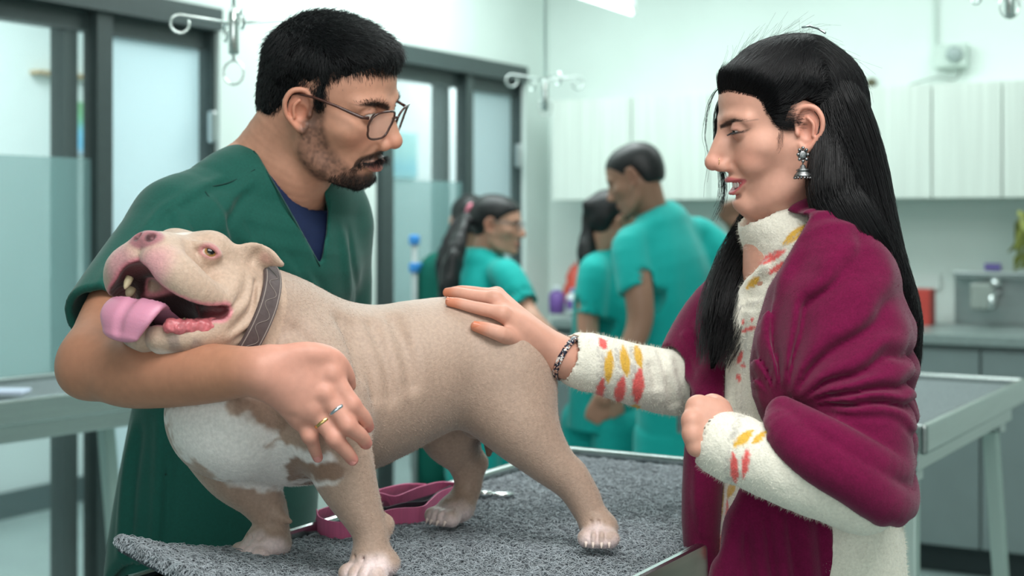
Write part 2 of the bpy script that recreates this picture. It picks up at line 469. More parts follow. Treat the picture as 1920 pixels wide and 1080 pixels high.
w_ = bpy.data.objects.new('fill_window_1', None); w_.location = (.3, -2.9, 1.65); COL.objects.link(w_); struct(w_)  # unseen window, made up to go with the added front fill light
for c_, s_ in (((.3, -2.9, 2.70), (4.4, .08, .07)), ((.3, -2.9, .60), (4.4, .08, .07)), ((-1.87, -2.9, 1.65), (.07, .08, 2.17)), ((2.47, -2.9, 1.65), (.07, .08, 2.17)), ((.3, -2.9, 1.65), (.05, .08, 2.1))):
    MB().box(c_, s_, None, .006).build('fill_window_frame', mat('door_frame_dark', srgb(62, 74, 74), .42, spec=.5, noise=.05, nscale=30), w_)
for x_ in (-.77, 1.37): MB().box((x_, -2.92, 1.65), (2.09, .008, 2.03)).build('pane', mat('fill_window_pane', (.8, .9, .9), .05, emit=(.95, 1, 1, .5)), w_)  # glowing panes of the made-up window, part of the added fill
struct(MB().box((4.6, 2.0, CEIL/2), (.1, 10, CEIL)).build('wall_right', paint))
mb = MB(); wl_box(mb, D2[0], D1[1], .0, .10, .02, .01); struct(mb.build('baseboard_left', mat('baseboard', srgb(120, 134, 132), .6)))
# corridor beyond the glass
far = mat('corridor_wall', srgb(220, 232, 232), .75, noise=.03, nscale=2)
struct(MB().box(wpt(0, CEIL/2, -2.0), (16, .1, CEIL), AXL).build('wall_corridor', far))
struct(MB().box(wpt(0, .06, -1.93), (16, .02, .12), AXL).build('baseboard_corridor', mat('corridor_base', srgb(56, 74, 76), .6)))
area('corridor_light', tuple(wpt(2.6, 2.78, -1.1)), tuple(wpt(2.6, 0, -1.1)), 5.0, 1.2, 130, (.90, 1.0, 1.0))
area('corridor_light_far', tuple(wpt(-2.6, 2.78, -1.1)), tuple(wpt(-2.6, 0, -1.1)), 4.0, 1.2, 110, (.90, 1.0, 1.0))
frame_m = mat('door_frame_dark', srgb(62, 74, 74), .42, spec=.5, noise=.05, nscale=30)
glass = NT('door_glass'); glass.set(Roughness=.03, Alpha=.04, Base_Color=(.75, .92, .92, 1)); 
frost = NT('frosted_film'); frost.set(Roughness=.6, Alpha=.45, Base_Color=c4(srgb(150, 190, 190)))
MATS['door_glass'] = glass.m; MATS['frosted_film'] = frost.m
def sliding_door(name, s0, s1, posts, panes, frosted, zf):
    """posts: (px, width m, off); panes: spans in s"""
    root = bpy.data.objects.new(name, None); root.location = tuple(wpt((s0+s1)/2, 0)); COL.objects.link(root); struct(root)
    bar = lambda a, b, z0, z1, t, o: wl_box(MB(), a, b, z0, z1, t, o)
    bar(s0, s1, DT-.075, DT, .13, -.05).build('door_head', frame_m, root)
    bar(s0, s1, DT-.135, DT-.075, .05, -.075).build('door_rail', frame_m, root)
    bar(s0, s1, 0, .09, .06, -.07).build('bottom_rail', frame_m, root)
    for px, w, o in posts:
        c = s_at(px, o); bar(c-w/2, c+w/2, 0, DT-.07, .06, o).build('door_stile', frame_m, root)
    for a, b, o, fr in panes:
        sa, sb = s_at(a, o), s_at(b, o)
        p = bar(sa, sb, .09, DT-.13, .008, o).build('glass_pane', MATS['door_glass'], root)
        if fr: bar(sa, sb, .84, zf, .002, o+.006).build('frosted_film', MATS['frosted_film'], p)
    return root
zf = CZ-(292-HORZ)*wpt(s_at(80), 0)[1]/FPX
sliding_door('door_1', D1[0], D1[1], [(-400, .07, -.05), (120, .055, -.10), (184, .065, -.04), (398, .07, -.05)], [(-390, 110, -.11, False), (130, 175, -.10, False), (-390, 174, -.045, True), (198, 386, -.05, False)], None, zf)
zf2 = CZ-(337-HORZ)*wpt(s_at(770), 0)[1]/FPX
sliding_door('door_2', D2[0], D2[1], [(716, .085, -.05), (826, .060, -.10), (871, .055, -.04), (974, .07, -.05)], [(722, 820, -.11, False), (722, 866, -.045, True), (878, 968, -.05, False)], None, zf2)
# solid bright panel door leaf seen through the far half of each opening (roller blind, drawn)
N = NT('roller_blind'); blind = N.m; N.b.inputs['Base Color'].default_value = c4(srgb(232, 240, 242)); N.b.inputs['Roughness'].default_value = .9
tr_ = N.n('ShaderNodeBsdfTranslucent'); tr_.inputs['Color'].default_value = c4(srgb(226, 240, 244)); mx_ = N.n('ShaderNodeMixShader'); mx_.inputs[0].default_value = .55
N.l(N.b.outputs[0], mx_.inputs[1]); N.l(tr_.outputs[0], mx_.inputs[2]); N.l(mx_.outputs[0], N.t.nodes['Material Output'].inputs['Surface'])
for a, b in ((198, 386), (880, 966)):
    o = wl_box(MB(), s_at(a, -.085), s_at(b, -.085), .10, DT-.13, .006, -.085).build('roller_blind', blind)
    tag(o, 'white drawn blind filling the right pane of the %s sliding door' % ('nearer' if a < 500 else 'farther'), 'blind')
for px, py in ((398, 238), (972, 292)):
    c = wpt(s_at(px), CZ-(py-HORZ)*wpt(s_at(px), 0)[1]/FPX, .0)
    o = MB().box(c, (.022, .03, .11), AXL, .008).build('door_handle', mat('handle_steel', (.55, .58, .58), .3, 1.0))
    tag(o, 'small steel pull on the dark stile of the %s door' % ('nearer' if px < 500 else 'farther'), 'handle')
# posters and a wooden rail in the corridor
def on_corr(px, py, off=-1.94):
    k = (px-960.0)/FPX; c = CORNER+WR*off; s = (c[0]-k*c[1])/(WL[0]-k*WL[1]); p = c-WL*s; return np.array([p[0], p[1], CZ-(py-HORZ)*p[1]/FPX]), s
def corr_panel(name, x0, x1, y0, y1, m, th=.02):
    a, _ = on_corr(x0, y0); b, _ = on_corr(x1, y1); c = (a+b)/2; w = np.linalg.norm((b-a)[:2])
    return MB().box(c, (w, th, abs(b[2]-a[2])), AXL).build(name, m)
def poster_mat(name, cols):
    N = NT(name); tc = N.n('ShaderNodeTexCoord'); sp = N.n('ShaderNodeSeparateXYZ'); N.l(tc.outputs['Generated'], sp.inputs[0])
    nz = N.n('ShaderNodeTexNoise'); nz.inputs['Scale'].default_value = 3.5; N.l(tc.outputs['Generated'], nz.inputs['Vector'])
    ad = N.n('ShaderNodeMath', operation='MULTIPLY_ADD'); N.l(nz.outputs['Fac'], ad.inputs[0]); ad.inputs[1].default_value = .25; N.l(sp.outputs['Z'], ad.inputs[2])
    cr = N.n('ShaderNodeValToRGB'); N.l(ad.outputs[0], cr.inputs['Fac']); e = cr.color_ramp.elements
    e[0].color = c4(cols[0]); e[1].color = c4(cols[-1])
    for i, c in enumerate(cols[1:-1]): x = e.new((i+1)/(len(cols)-1)); x.color = c4(c)
    N.l(cr.outputs['Color'], N.b.inputs['Base Color']); N.b.inputs['Roughness'].default_value = .5; return N.m
o = corr_panel('wall_poster', 112, 200, 188, 292, poster_mat('poster_sky', [srgb(214, 190, 170), srgb(110, 190, 230), srgb(120, 200, 235), srgb(120, 190, 150), srgb(120, 180, 130)])); tag(o, 'blue and green poster on the corridor wall behind the left glass', 'poster')
o = corr_panel('wall_poster', 722, 780, 245, 335, poster_mat('poster_teal', [srgb(150, 205, 205), srgb(130, 200, 215), srgb(160, 215, 215), srgb(170, 220, 220)])); tag(o, 'pale teal poster behind the glass of the farther door', 'poster')
o = corr_panel('wall_shelf', 58, 166, 132, 150, mat('shelf_wood', srgb(176, 146, 98), .6, noise=.2, nscale=6), .12); tag(o, 'narrow wooden shelf high on the corridor wall above the poster', 'shelf')

# ------------------------------------------------------------------ cabinet wall
OFFU = .34
dU = (bpt(1.5, 0, OFFU))[1]
def bz(px, py, off): 
    p = bpt(bs_at(px, off), 0, off); return CZ-(py-HORZ)*p[1]/FPX
lam = mat('cabinet_laminate', srgb(212, 222, 214), .5, noise=.10, nscale=5, stretch=(14, 14, .25), detail=3)
ub, ut = bz(1450, 374, OFFU), bz(1450, 170, OFFU)
edges = [1036, 1186, 1330, 1470, 1612, 1748, 1880, 2010, 2150]
for i in range(len(edges)-1):
    s0, s1 = bs_at(edges[i], OFFU), bs_at(edges[i+1], OFFU); c = bpt((s0+s1)/2, (ub+ut)/2, OFFU/2)
    t = thing('wall_cabinet', ['leftmost pale wall cabinet, next to the room corner', 'pale wall cabinet above the bending cropped-haired man', "pale wall cabinet just left of the woman's face", "pale wall cabinet behind the top of the woman's hair", "pale wall cabinet just right of the woman's hair", 'pale wall cabinet below the grey wall box', 'rightmost pale wall cabinet at the picture edge', 'pale wall cabinet beyond the right picture edge'][i], 'cabinet', c, 'pale wall cabinets on the back wall')
    MB().box(c-WL*-.012, (OFFU-.02, s1-s0-.004, ut-ub), AXL, .002).build('carcass', lam, t)
    MB().box(bpt((s0+s1)/2, (ub+ut)/2, OFFU+.0), (.018, s1-s0-.006, ut-ub-.004), AXL, .002).build('door', lam, t)
# base units, worktop, splash-back
OFFB = .62
wz = bz(1800, 640, OFFB); kz = .10
grey = mat('base_unit_grey', srgb(116, 130, 130), .55, noise=.04, nscale=8)
bedges = [1036, 1200, 1360, 1520, 1700, 1838, 1990, 2150]
bl = ['grey base unit in the room corner under the purple bottle', 'grey base unit behind the bending assistant', 'grey base unit behind the far table end', 'grey base unit hidden behind the woman', 'grey base unit under the red box right of the woman', 'grey base unit under the steel sink', 'grey base unit beyond the right picture edge']
for i in range(len(bedges)-1):
    s0, s1 = bs_at(bedges[i], OFFB), bs_at(bedges[i+1], OFFB); c = bpt((s0+s1)/2, (wz+kz)/2, OFFB/2)
    t = thing('base_cabinet', bl[i], 'cabinet', c, 'grey base units along the back wall')
    MB().box(c, (OFFB-.04, s1-s0-.004, wz-kz-.03), AXL).build('carcass', grey, t)
    MB().box(bpt((s0+s1)/2, (wz+kz)/2-.01, OFFB-.01), (.018, s1-s0-.008, wz-kz-.05), AXL, .003).build('door', grey, t)
    MB().box(bpt((s0+s1)/2, kz/2, OFFB-.08), (.02, s1-s0, kz), AXL).build('plinth', mat('plinth_dark', srgb(40, 52, 54), .6), t)
s0, s1 = bs_at(bedges[0], OFFB), bs_at(bedges[-1], OFFB)
o = MB().box(bpt((s0+s1)/2, wz+.005, OFFB/2+.03), (OFFB-.03, s1-s0, .04), AXL, .004).build('worktop', mat('worktop_stone', srgb(128, 142, 140), .35, noise=.08, nscale=60)); tag(o, 'long grey worktop running over the base units', 'worktop')
def at_wall(px, py, off=0.0):
    p = bpt(bs_at(px, off), 0, off); p[2] = CZ-(py-HORZ)*p[1]/FPX; return p
def wall_box(name, x0, x1, y0, y1, off, th, m, bev=.003, parent=None):
    a, b = at_wall(x0, y0, off), at_wall(x1, y1, off); c = (a+b)/2
    return MB().box(c+WL*th/2, (th, np.linalg.norm((b-a)[:2]), abs(a[2]-b[2])), AXL, bev).build(name, m, parent)
steel = mat('brushed_steel', (.50, .55, .55), .32, 1.0, noise=.06, nscale=6, stretch=(1, 1, 30))
t = thing('sink_unit', 'steel sink splash-back with wall taps at the right edge', 'sink', at_wall(1850, 590, .03))
wall_box('splash_back', 1790, 2000, 512, 614, .03, .02, steel, .002, t)
wall_box('top_ledge', 1788, 2000, 509, 526, .10, .09, steel, .004, t)
dsp = wall_box('soap_dispenser', 1818, 1860, 530, 582, .16, .12, mat('dispenser_grey', srgb(150, 160, 154), .3, coat=.4), .012, t)
c = at_wall(1872, 548, .05); cm = mat('chrome', (.8, .84, .84), .12, 1.0)
MB().tube([c, c-WL*.10, c-WL*.14+Z3*-.01, c-WL*.15-Z3*.06], [.016, .014, .014, .012], 12).build('tap', cm, t, smooth=True)
MB().lathe(c-WL*.05+Z3*.02, [(.012, 0), (.022, .01), (.022, .03), (.01, .04)], 14).build('tap_knob', cm, t, smooth=True)
# things on the worktop and the wall
o = wall_box('red_box', 1706, 1744, 542, 612, .22, .10, mat('red_card', srgb(186, 66, 58), .55, noise=.12, nscale=14), .004); tag(o, 'red carton on the worktop beside the woman\'s hair', 'box')
o = wall_box('notice', 1708, 1762, 512, 544, .012, .006, mat('paper_white', srgb(226, 236, 232), .7), .0); tag(o, 'white paper notice on the wall above the red carton', 'notice')
o = wall_box('sticker', 1846, 1876, 494, 507, .012, .004, mat('sticker_purple', srgb(136, 120, 196), .6), .0); tag(o, 'small purple sticker on the wall above the taps', 'sticker')
# sharps container, bottles near the corner
b0 = at_wall(1048, 608, .35)
def bottle(px, py, h, r, m, capm, label, cat='bottle'):
    p = at_wall(px, py, .35); p[2] = wz+.026
    t = thing('bottle', label, cat, p)
    MB().lathe(p, [(r*.9, 0), (r, .01), (r, h*.68), (r*.75, h*.78), (r*.4, h*.83)], 20).build('bottle_body', m, t, smooth=True, angle=None)
    MB().lathe(p+Z3*h*.83, [(r*.45, 0), (r*.45, h*.15), (r*.3, h*.17)], 16).build('cap', capm, t, smooth=True)
    MB().lathe(p+Z3*h*.20, [(r*1.01, 0), (r*1.02, .002), (r*1.02, h*.36), (r*1.01, h*.365)], 20).build('paper_label', mat('label_purple', srgb(112, 78, 150), .6), t, smooth=True)
wht = mat('plastic_white', srgb(214, 224, 226), .4)
bottle(1044, 600, .13, .036, mat('plastic_purple', srgb(118, 86, 156), .4), wht, 'purple bottle on the worktop by the room corner')
bottle(1074, 600, .12, .030, wht, mat('cap_blue', srgb(120, 150, 190), .4), 'white bottle with purple label beside the bending assistant')
t = thing('hanging_bag', 'red plastic bag hanging on the wall near the corner', 'bag', at_wall(1078, 520, .06))
Sb = SDF().u(f_etube([at_wall(1080, 505, .08), at_wall(1078, 535, .09), at_wall(1075, 562, .09)], [.030, .055, .050], [.02, .035, .03], WR), .01)
Sb.disp(f_custom(lambda p: ((noise3(p, 45)-.5)*.02).astype(np.float32)))
_c = at_wall(1078, 535, .09); bv_, bf_ = Sb.mesh(_c-.2, _c+.2, .008); meshobj('bag_body', bv_, bf_, mat('red_plastic', srgb(216, 84, 66), .35), t)
MB().tube([at_wall(1076, 508, .08), at_wall(1080, 490, .05), at_wall(1084, 508, .08)], .006, 8).build('bag_handle', mat('red_plastic', srgb(216, 84, 66), .35), t, smooth=True)
# wall box with a round dial, conduit, hook and cable
t = thing('wall_control_box', 'pale grey electrical box with round dial high on the back wall', 'electrical box', at_wall(1782, 105, .0))
bm = mat('box_grey', srgb(196, 212, 204), .5)
wall_box('housing', 1748, 1812, 84, 124, .07, .06, bm, .006, t)
MB().lathe(at_wall(1790, 102, .07), [(.034, 0), (.034, .012), (.028, .02), (.010, .022)], 24, -WL).build('dial', mat('dial_grey', srgb(150, 166, 164), .35, coat=.4), t, smooth=True)
wall_box('conduit', 1750, 1756, -60, 86, .02, .016, bm, .003, t)
cb = [at_wall(x, y, .03) for x, y in [(1700, 162), (1730, 152), (1762, 146), (1786, 150), (1798, 142), (1800, 126)]]
MB().tube(list(spline(cb, 5)), .004, 8).build('cable', mat('cable_grey', srgb(150, 160, 154), .6), t, smooth=True)
p = at_wall(1633, 155, .02); o = MB().lathe(p+WL*.02, [(.016, 0), (.022, .008), (.018, .03), (.006, .036)], 14, -WL).build('wall_hook', mat('hook_brown', srgb(96, 92, 70), .5), None, smooth=True); tag(o, 'small dark round peg on the back wall right of the woman', 'peg')
# dried plant at the right edge
t = thing('hanging_plant', 'olive green bunch of leaves hanging at the right picture edge', 'plant', at_wall(1915, 400, .30))
lm_ = mat('leaf_olive', srgb(124, 132, 62), .6, noise=.25, nscale=30)
rp = np.random.RandomState(3)
for k in range(46):
    b = at_wall(1908+rp.rand()*40, 388+rp.rand()*88, .20+.25*rp.rand()); d = unit(np.array([rp.randn()*.6, rp.randn()*.6, -1.0])); w = unit(np.cross(d, (0, 1, .2)))
    L_ = .07+.05*rp.rand(); n_ = np.cross(d, w)
    V_ = [b, b+d*L_*.35+w*.016, b+d*L_, b+d*L_*.35-w*.016, b+d*L_*.4+n_*.006]
    meshobj('leaf', np.array(V_), [(0, 1, 4), (1, 2, 4), (2, 3, 4), (3, 0, 4)], lm_, t)
MB().tube([at_wall(1930, 372, .30), at_wall(1926, 420, .32), at_wall(1922, 470, .30)], .006, 8).build('stem', mat('stem_brown', srgb(96, 92, 52), .7), t, smooth=True)
# ceiling tube light
def P_ceiling(px, py):
    p = P(px, py, 1.0); v = p-np.array([0, 0, CZ]); k = (CEIL-.03-CZ)/v[2]; return np.array([0, 0, CZ])+v*k
# hanging drip hooks
chrome = mat('chrome_hook', (.78, .84, .82), .18, 1.0)
def drip_hook(px, ptop, pmid, pbot, d, label, ring0=True):
    t = thing('drip_hanger', label, 'hanger', P(px, pmid, d), 'hanging drip hangers')
    s = d/FPX
    MB().tube([P(px, pmid, d), np.array([P(px, pmid, d)[0], d, CEIL])], .0042, 10).build('rod', chrome, t, smooth=True)
    MB().lathe(P(px, pmid+50, d), [(.009, -.0), (.012, .004), (.012, .09), (.009, .1)], 12).build('sleeve', chrome, t, smooth=True)
    c = P(px, pmid-8, d)
    for k in range(4):
        a = math.pi/2*k+.35; dr = np.array([math.cos(a), math.sin(a), .12]); e = c+dr*.115
        hk = [c, c+dr*.06, e]+[e+np.array([math.cos(a)*.020*math.sin(q), math.sin(a)*.020*math.sin(q), -.020+.020*math.cos(q)]) for q in np.linspace(.5, 5.2, 12)]
        MB().tube(hk, .0030, 8).build('hook', chrome, t, smooth=True)
    e = P(px, pbot-14, d)
    MB().tube([e+np.array([math.cos(q)*.022, 0, math.sin(q)*.026]) for q in np.linspace(0, 2*math.pi, 20)[:-1]], .0026, 8, closed=True).build('ring', chrome, t, smooth=True)
    MB().tube([P(px, pmid+50, d), e+np.array([0, 0, .026])], .004, 8).build('pin', chrome, t)
drip_hook(438, 0, 52, 150, 3.1, 'chrome four-hook drip hanger in front of the left door edge')
drip_hook(1022, 0, 158, 215, 4.6, 'chrome drip hanger in front of the room corner')
drip_hook(1893, -80, -20, 26, 3.2, 'chrome drip hanger whose ring shows at the top right')
# drip stand with blue clamps behind the far glass
p = on_corr(777, 400, .22)[0]; p[2] = 0
t = thing('drip_stand', 'drip stand with blue clamps in front of the farther glass door', 'drip stand', p)
zt = CZ-(445-HORZ)*p[1]/FPX
MB().tube([p+Z3*.02, p+Z3*zt], .012, 10).build('pole', mat('pole_grey', srgb(150, 160, 160), .4), t, smooth=True)
MB().lathe(p, [(.17, 0), (.17, .02), (.03, .05)], 20).build('base', mat('pole_grey', srgb(150, 160, 160), .4), t, smooth=True)
bc_ = mat('clamp_blue', srgb(60, 140, 214), .45)
for py in (450, 502): 
    c = p+Z3*(CZ-(py-HORZ)*p[1]/FPX); MB().box(c, (.04, .035, .04), AXL, .010).build('clamp', bc_, t)
MB().box(p+Z3*(CZ-(498-HORZ)*p[1]/FPX)+WL*.05, (.07, .02, .02), AXL, .006).build('clamp_arm', bc_, t)
# ------------------------------------------------------------------ examination tables
TZ = CZ-.455                                                     # table top height
steel_t = mat('table_steel', (.56, .61, .60), .26, 1.0, noise=.05, nscale=5, stretch=(1, 1, 20), bump=.02, bscale=30)
fib_m = mat('coil_fibre', srgb(160, 168, 174), .55, noise=.35, nscale=90, spec=.4)
mat_b = mat('coil_mat_core', srgb(80, 86, 94), .9, noise=.4, nscale=160, bump=.8, bscale=260, bdist=.006)
def exam_table(label, far, u, v, wid, length, z, nfib, seed, legs=True, mat_over=(0, 0), curl=False, mlabel=''):
    """far corner, u across, v along; a shallow steel tray top on a frame with splayed legs, with a loop-pile mat in it"""
    u = np.append(unit(u), 0); v = np.append(unit(v), 0); far = np.array([far[0], far[1], z]); ax = [u, v, Z3] if np.dot(np.cross(u, v), Z3) > 0 else [v, u, Z3]
    B = lambda a, b, zz, la, lb, h, bev=.003: MB().box(far+u*a+v*b+Z3*zz, ((la, lb, h) if ax[0] is u else (lb, la, h)), ax, bev)
    root = thing('exam_table', label, 'table', far+u*wid/2+v*length/2-Z3*z, 'steel examination tables')
    B(wid/2, length/2, -.030, wid-.01, length-.01, .02).build('tray', steel_t, root)
    for a, b, la, lb in ((wid/2, .009, wid, .018), (wid/2, length-.009, wid, .018), (.009, length/2, .018, length), (wid-.009, length/2, .018, length)):
        B(a, b, -.020, la, lb, .064, .006).build('rim', steel_t, root)
    for a in (.05, wid-.05): B(a, length/2, -.075, .04, length-.10, .045).build('under_rail', steel_t, root)
    for b in (.10, length-.10):
        B(wid/2, b, -.110, wid-.08, .045, .03).build('cross_rail', steel_t, root)
        B(wid+.012, b, -.030, .012, .02, .10).build('latch', steel_t, root)
    if legs:
        for a, sa in ((.07, -1), (wid-.07, 1)):
            for b, sb in ((.12, -1), (length-.12, 1)):
                p0 = far+u*a+v*b-Z3*.12; p1 = far+u*(a+sa*.03)+v*(b-sb*-.10); p1[2] = .03
                d = unit(p0-p1); x = unit(u-d*np.dot(u, d)); y = np.cross(d, x)
                MB().box((p0+p1)/2, (.038, .038, np.linalg.norm(p0-p1)), [x, y, d], .004).build('leg', mat('leg_pale_steel', srgb(176, 196, 190), .4, .3), root)
                MB().lathe(p1-Z3*.03, [(.026, 0), (.026, .02), (.014, .035)], 14).build('foot', mat('rubber_black', (.015, .015, .016), .6), root, smooth=True)
        B(wid/2, .15, -z+.25, wid-.10, .03, .03).build('stretcher', steel_t, root); B(wid/2, length-.15, -z+.25, wid-.10, .03, .03).build('stretcher', steel_t, root)
    # mat
    m0, m1, n0, n1 = .028, wid-.028, .035, length-.03+mat_over[0]
    def surf(a, b):
        h = np.zeros_like(a)-.011
        if curl:
            t = np.clip((b-(length-.32))/.32, 0, 1.2); e = np.clip((m0+.30-a)/.30, 0, 1.2)
            h = h+.048*t**2*e**1.5+.016*t
        return far+u*a[..., None]+v*b[..., None]+Z3*h[..., None]
    nu, nv = 24, 44; A, Bq = np.meshgrid(np.linspace(m0, m1, nu), np.linspace(n0, n1, nv), indexing='ij')
    top = surf(A, Bq); mroot = thing('coil_mat', mlabel, 'mat', tuple(far+u*wid/2+v*length/2), 'grey loop-pile mats')
    V = np.concatenate([(top+Z3*.008).reshape(-1, 3), (top-Z3*.010).reshape(-1, 3)]); F = []; N_ = nu*nv
    for i in range(nu-1):
        for j in range(nv-1):
            q = (i*nv+j, i*nv+j+1, (i+1)*nv+j+1, (i+1)*nv+j); F.append(q); F.append(tuple(N_+k for k in q[::-1]))
    rim = [i*nv for i in range(nu)]+[(nu-1)*nv+j for j in range(1, nv)]+[i*nv+nv-1 for i in range(nu-2, -1, -1)]+[j for j in range(nv-2, 0, -1)]
    for k in range(len(rim)): a_, b_ = rim[k], rim[(k+1) % len(rim)]; F.append((a_, b_, N_+b_, N_+a_))
    core = meshobj('mat_core', V, F, mat_b if nfib else mat('coil_mat_far', srgb(122, 132, 134), .9, noise=.3, nscale=160, bump=.6, bscale=260, bdist=.004), mroot)
    # curled plastic threads
    if nfib:
        r = np.random.RandomState(seed); n = nfib; a = m0+(m1-m0)*r.rand(n); b = n0+(n1-n0)*(1-(1-r.rand(n))**1.35 if False else r.rand(n))
        ed = r.rand(n) < .10; a = np.where(ed & (r.rand(n) < .5), np.where(r.rand(n) < .5, m0, m1), a); b = np.where(ed & (a > m0) & (a < m1), n1, b)
        base = surf(a, b)+Z3*(.005+.004*r.rand(n))[:, None]-Z3*np.where(ed, .012*r.rand(n), 0)[:, None]
        th = r.rand(n)*6.28; d = np.cos(th)[:, None]*u+np.sin(th)[:, None]*v; w = np.cross(Z3, d); R = .0035+.004*r.rand(n)
        C = []
        for t in np.linspace(-1.2, 1.2, 6):
            C.append(base+d*(np.sin(t*1.3)*R)[:, None]+w*((np.cos(t)-.7)*R*(r.rand(n)-.3)*1.6)[:, None]+Z3*((np.cos(t*1.25)*.7)*R)[:, None])
        s = strands('mat_threads', np.stack(C, 1), .00068, .0006, fib_m, mroot); s['kind'] = 'stuff'
    return root
TU = np.array([.86, -.51]); TV = np.array([-.51, -.86])
exam_table('steel examination table under the dog', (.106, 2.742), TU, TV, .555, 1.16, TZ, 46000, 1, True, (.055, 0), True, 'grey loop-pile mat under the dog with one curled corner')
def gp(px, py, z): d = (CZ-z)*FPX/(py-HORZ); return P(px, py, d)[:2]
# table on the right, behind the woman
zR = TZ-.0
c0 = gp(1742, 806, zR); c1 = gp(1926, 718, zR); dr = unit(c1-c0); pr = np.array([-dr[1], dr[0]]); pr = pr if pr[0] < 0 else -pr
exam_table('steel examination table at the right, behind the woman', c1, pr, -dr, .58, np.linalg.norm(c1-c0)+.02, zR, 0, 2, True, (0, 0), False, 'grey loop-pile mat on the right-hand table')
# table on the left, by the glass door
c0 = gp(200, 738, zR); c1 = gp(0, 762, zR); dl = unit(c1-c0); pl = np.array([-dl[1], dl[0]]); pl = pl if pl[1] > 0 else -pl
exam_table('steel examination table at the left by the glass door', c0+dl*-.40+pl*.45, -pl, dl, .45, 1.5, zR, 0, 3, True, (0, 0), False, 'grey loop-pile mat on the left-hand table')
p = np.append(gp(14, 746, zR), zR+.012)
o = MB().box(p+np.array([0, 0, .004]), (.10, .07, .012), None, .005).build('paper_packet', mat('packet_white', srgb(206, 216, 236), .4)); tag(o, 'small white packet lying on the left-hand table', 'packet')
# ------------------------------------------------------------------ dog
def place(S, L, O, R, k=None):
    """append the ops of a local field L to S, at origin O with axes R (columns)"""
    O = np.asarray(O, np.float32); R = np.asarray(R, np.float32)
    for kind, (fn, c, rad), kk, sym in L.ops:
        if rad > 500:
            S.ops.append((kind, ((lambda fn: lambda p: fn((p-O)@R))(fn), c, rad), kk, False)); continue
        if sym:
            def g(p, fn=fn):
                q = (p-O)@R; q[:, 1] = np.abs(q[:, 1]); return fn(q)
            cc = np.array([c[0], 0, c[2]], np.float32); rr = rad+abs(c[1])
        else:
            def g(p, fn=fn): return fn((p-O)@R)
            cc = c; rr = rad
        S.ops.append((kind, (g, R@cc+O, rr), kk, False))
def rotax(axis, deg):
    a = math.radians(deg); c, s = math.cos(a), math.sin(a)
    return {'x': np.array([[1, 0, 0], [0, c, -s], [0, s, c]]), 'y': np.array([[c, 0, s], [0, 1, 0], [-s, 0, c]]), 'z': np.array([[c, -s, 0], [s, c, 0], [0, 0, 1]])}[axis]

DH_R = rotm(math.radians(244), math.radians(-30), math.radians(-3)); DH_O = P(274, 449, 1.688)-DH_R@np.array([.108, 0, .017])
def dog_head():
    H = SDF()
    H.u(f_ell((-.014, 0, .026), (.054, .064, .050)), .02)
    H.u(f_ell((-.012, .050, -.010), (.044, .036, .052)), .025, True)              # cheek muscle
    H.u(f_ell((.028, .030, .050), (.024, .025, .022)), .022, True)                # brow
    H.u(f_ell((.028, 0, .032), (.034, .040, .032)), .02)
    H.u(f_ell((.060, 0, .018), (.044, .038, .028)), .02)                          # muzzle
    H.u(f_tube([(.088, .016, .000), (.080, .038, -.012), (.054, .054, -.020), (.016, .070, -.018)], [.026, .026, .024, .014]), .014, True)  # flew
    H.u(f_ell((.100, 0, .017), (.016, .022, .014)), .008)                         # nose pad
    # lower jaw, hanging open
    H.u(f_tube([(-.026, .058, -.030), (.000, .062, -.044), (.024, .046, -.066), (.036, .014, -.078)], [.030, .019, .017, .017]), .014, True)
    H.u(f_ell((-.004, 0, -.070), (.046, .052, .026), rotax('y', 22)), .02)
    H.u(f_ell((-.03, 0, -.045), (.05, .066, .052)), .03)
    # mouth cavity
    H.s(f_ell((.048, 0, -.038), (.060, .050, .022), rotax('y', 22)), .010)
    H.s(f_tube([(.086, 0, -.036), (.058, .042, -.038), (.022, .072, -.028)], [.022, .018, .008]), .008, True)
    # eye socket
    H.s(f_ell((.056, .046, .036), (.012, .012, .009)), .014, True)
    H.u(f_ell((.043, .0405, .035), .0138), .005, True)
    H.u(f_tube([(.062, .034, .038), (.055, .047, .0420), (.042, .057, .036)], .003), .010, True)
    H.s(f_ell((.058, .050, .0340), (.015, .0090, .0040)), .003, True)
    # nostrils
    H.s(f_ell((.114, .010, .019), (.008, .0050, .0058)), .004, True)
    H.s(f_tube([(.118, 0, .010), (.116, 0, -.024)], .0016), .003)
    # face wrinkles
    for a in ([(.014, .080, -.020), (.006, .085, .004), (.006, .080, .026)], [(.002, .084, -.044), (-.010, .088, -.010), (-.010, .080, .026)],
              [(-.006, .082, -.066), (-.026, .087, -.02), (-.026, .078, .018)], [(.004, .070, -.088), (-.030, .084, -.05), (-.044, .074, .0)]):
        H.s(f_tube(a, [.0006, .0028, .0006]), .012, True)
    H.s(f_tube([(.074, .034, .034), (.070, .044, .014), (.050, .060, .006)], [.002, .003, .002]), .012, True)
    # ear: short flap folded back
    H.u(f_etube([(-.002, .052, .046), (-.008, .068, .060), (-.014, .084, .064), (-.022, .100, .060)], [.026, .022, .014, .004], [.010, .006, .0045, .003], (.8, .1, .55)), .010, True)
    H.s(f_ell((.008, .080, .056), (.018, .006, .012), rotax('z', -42)), .006, True)
    return H
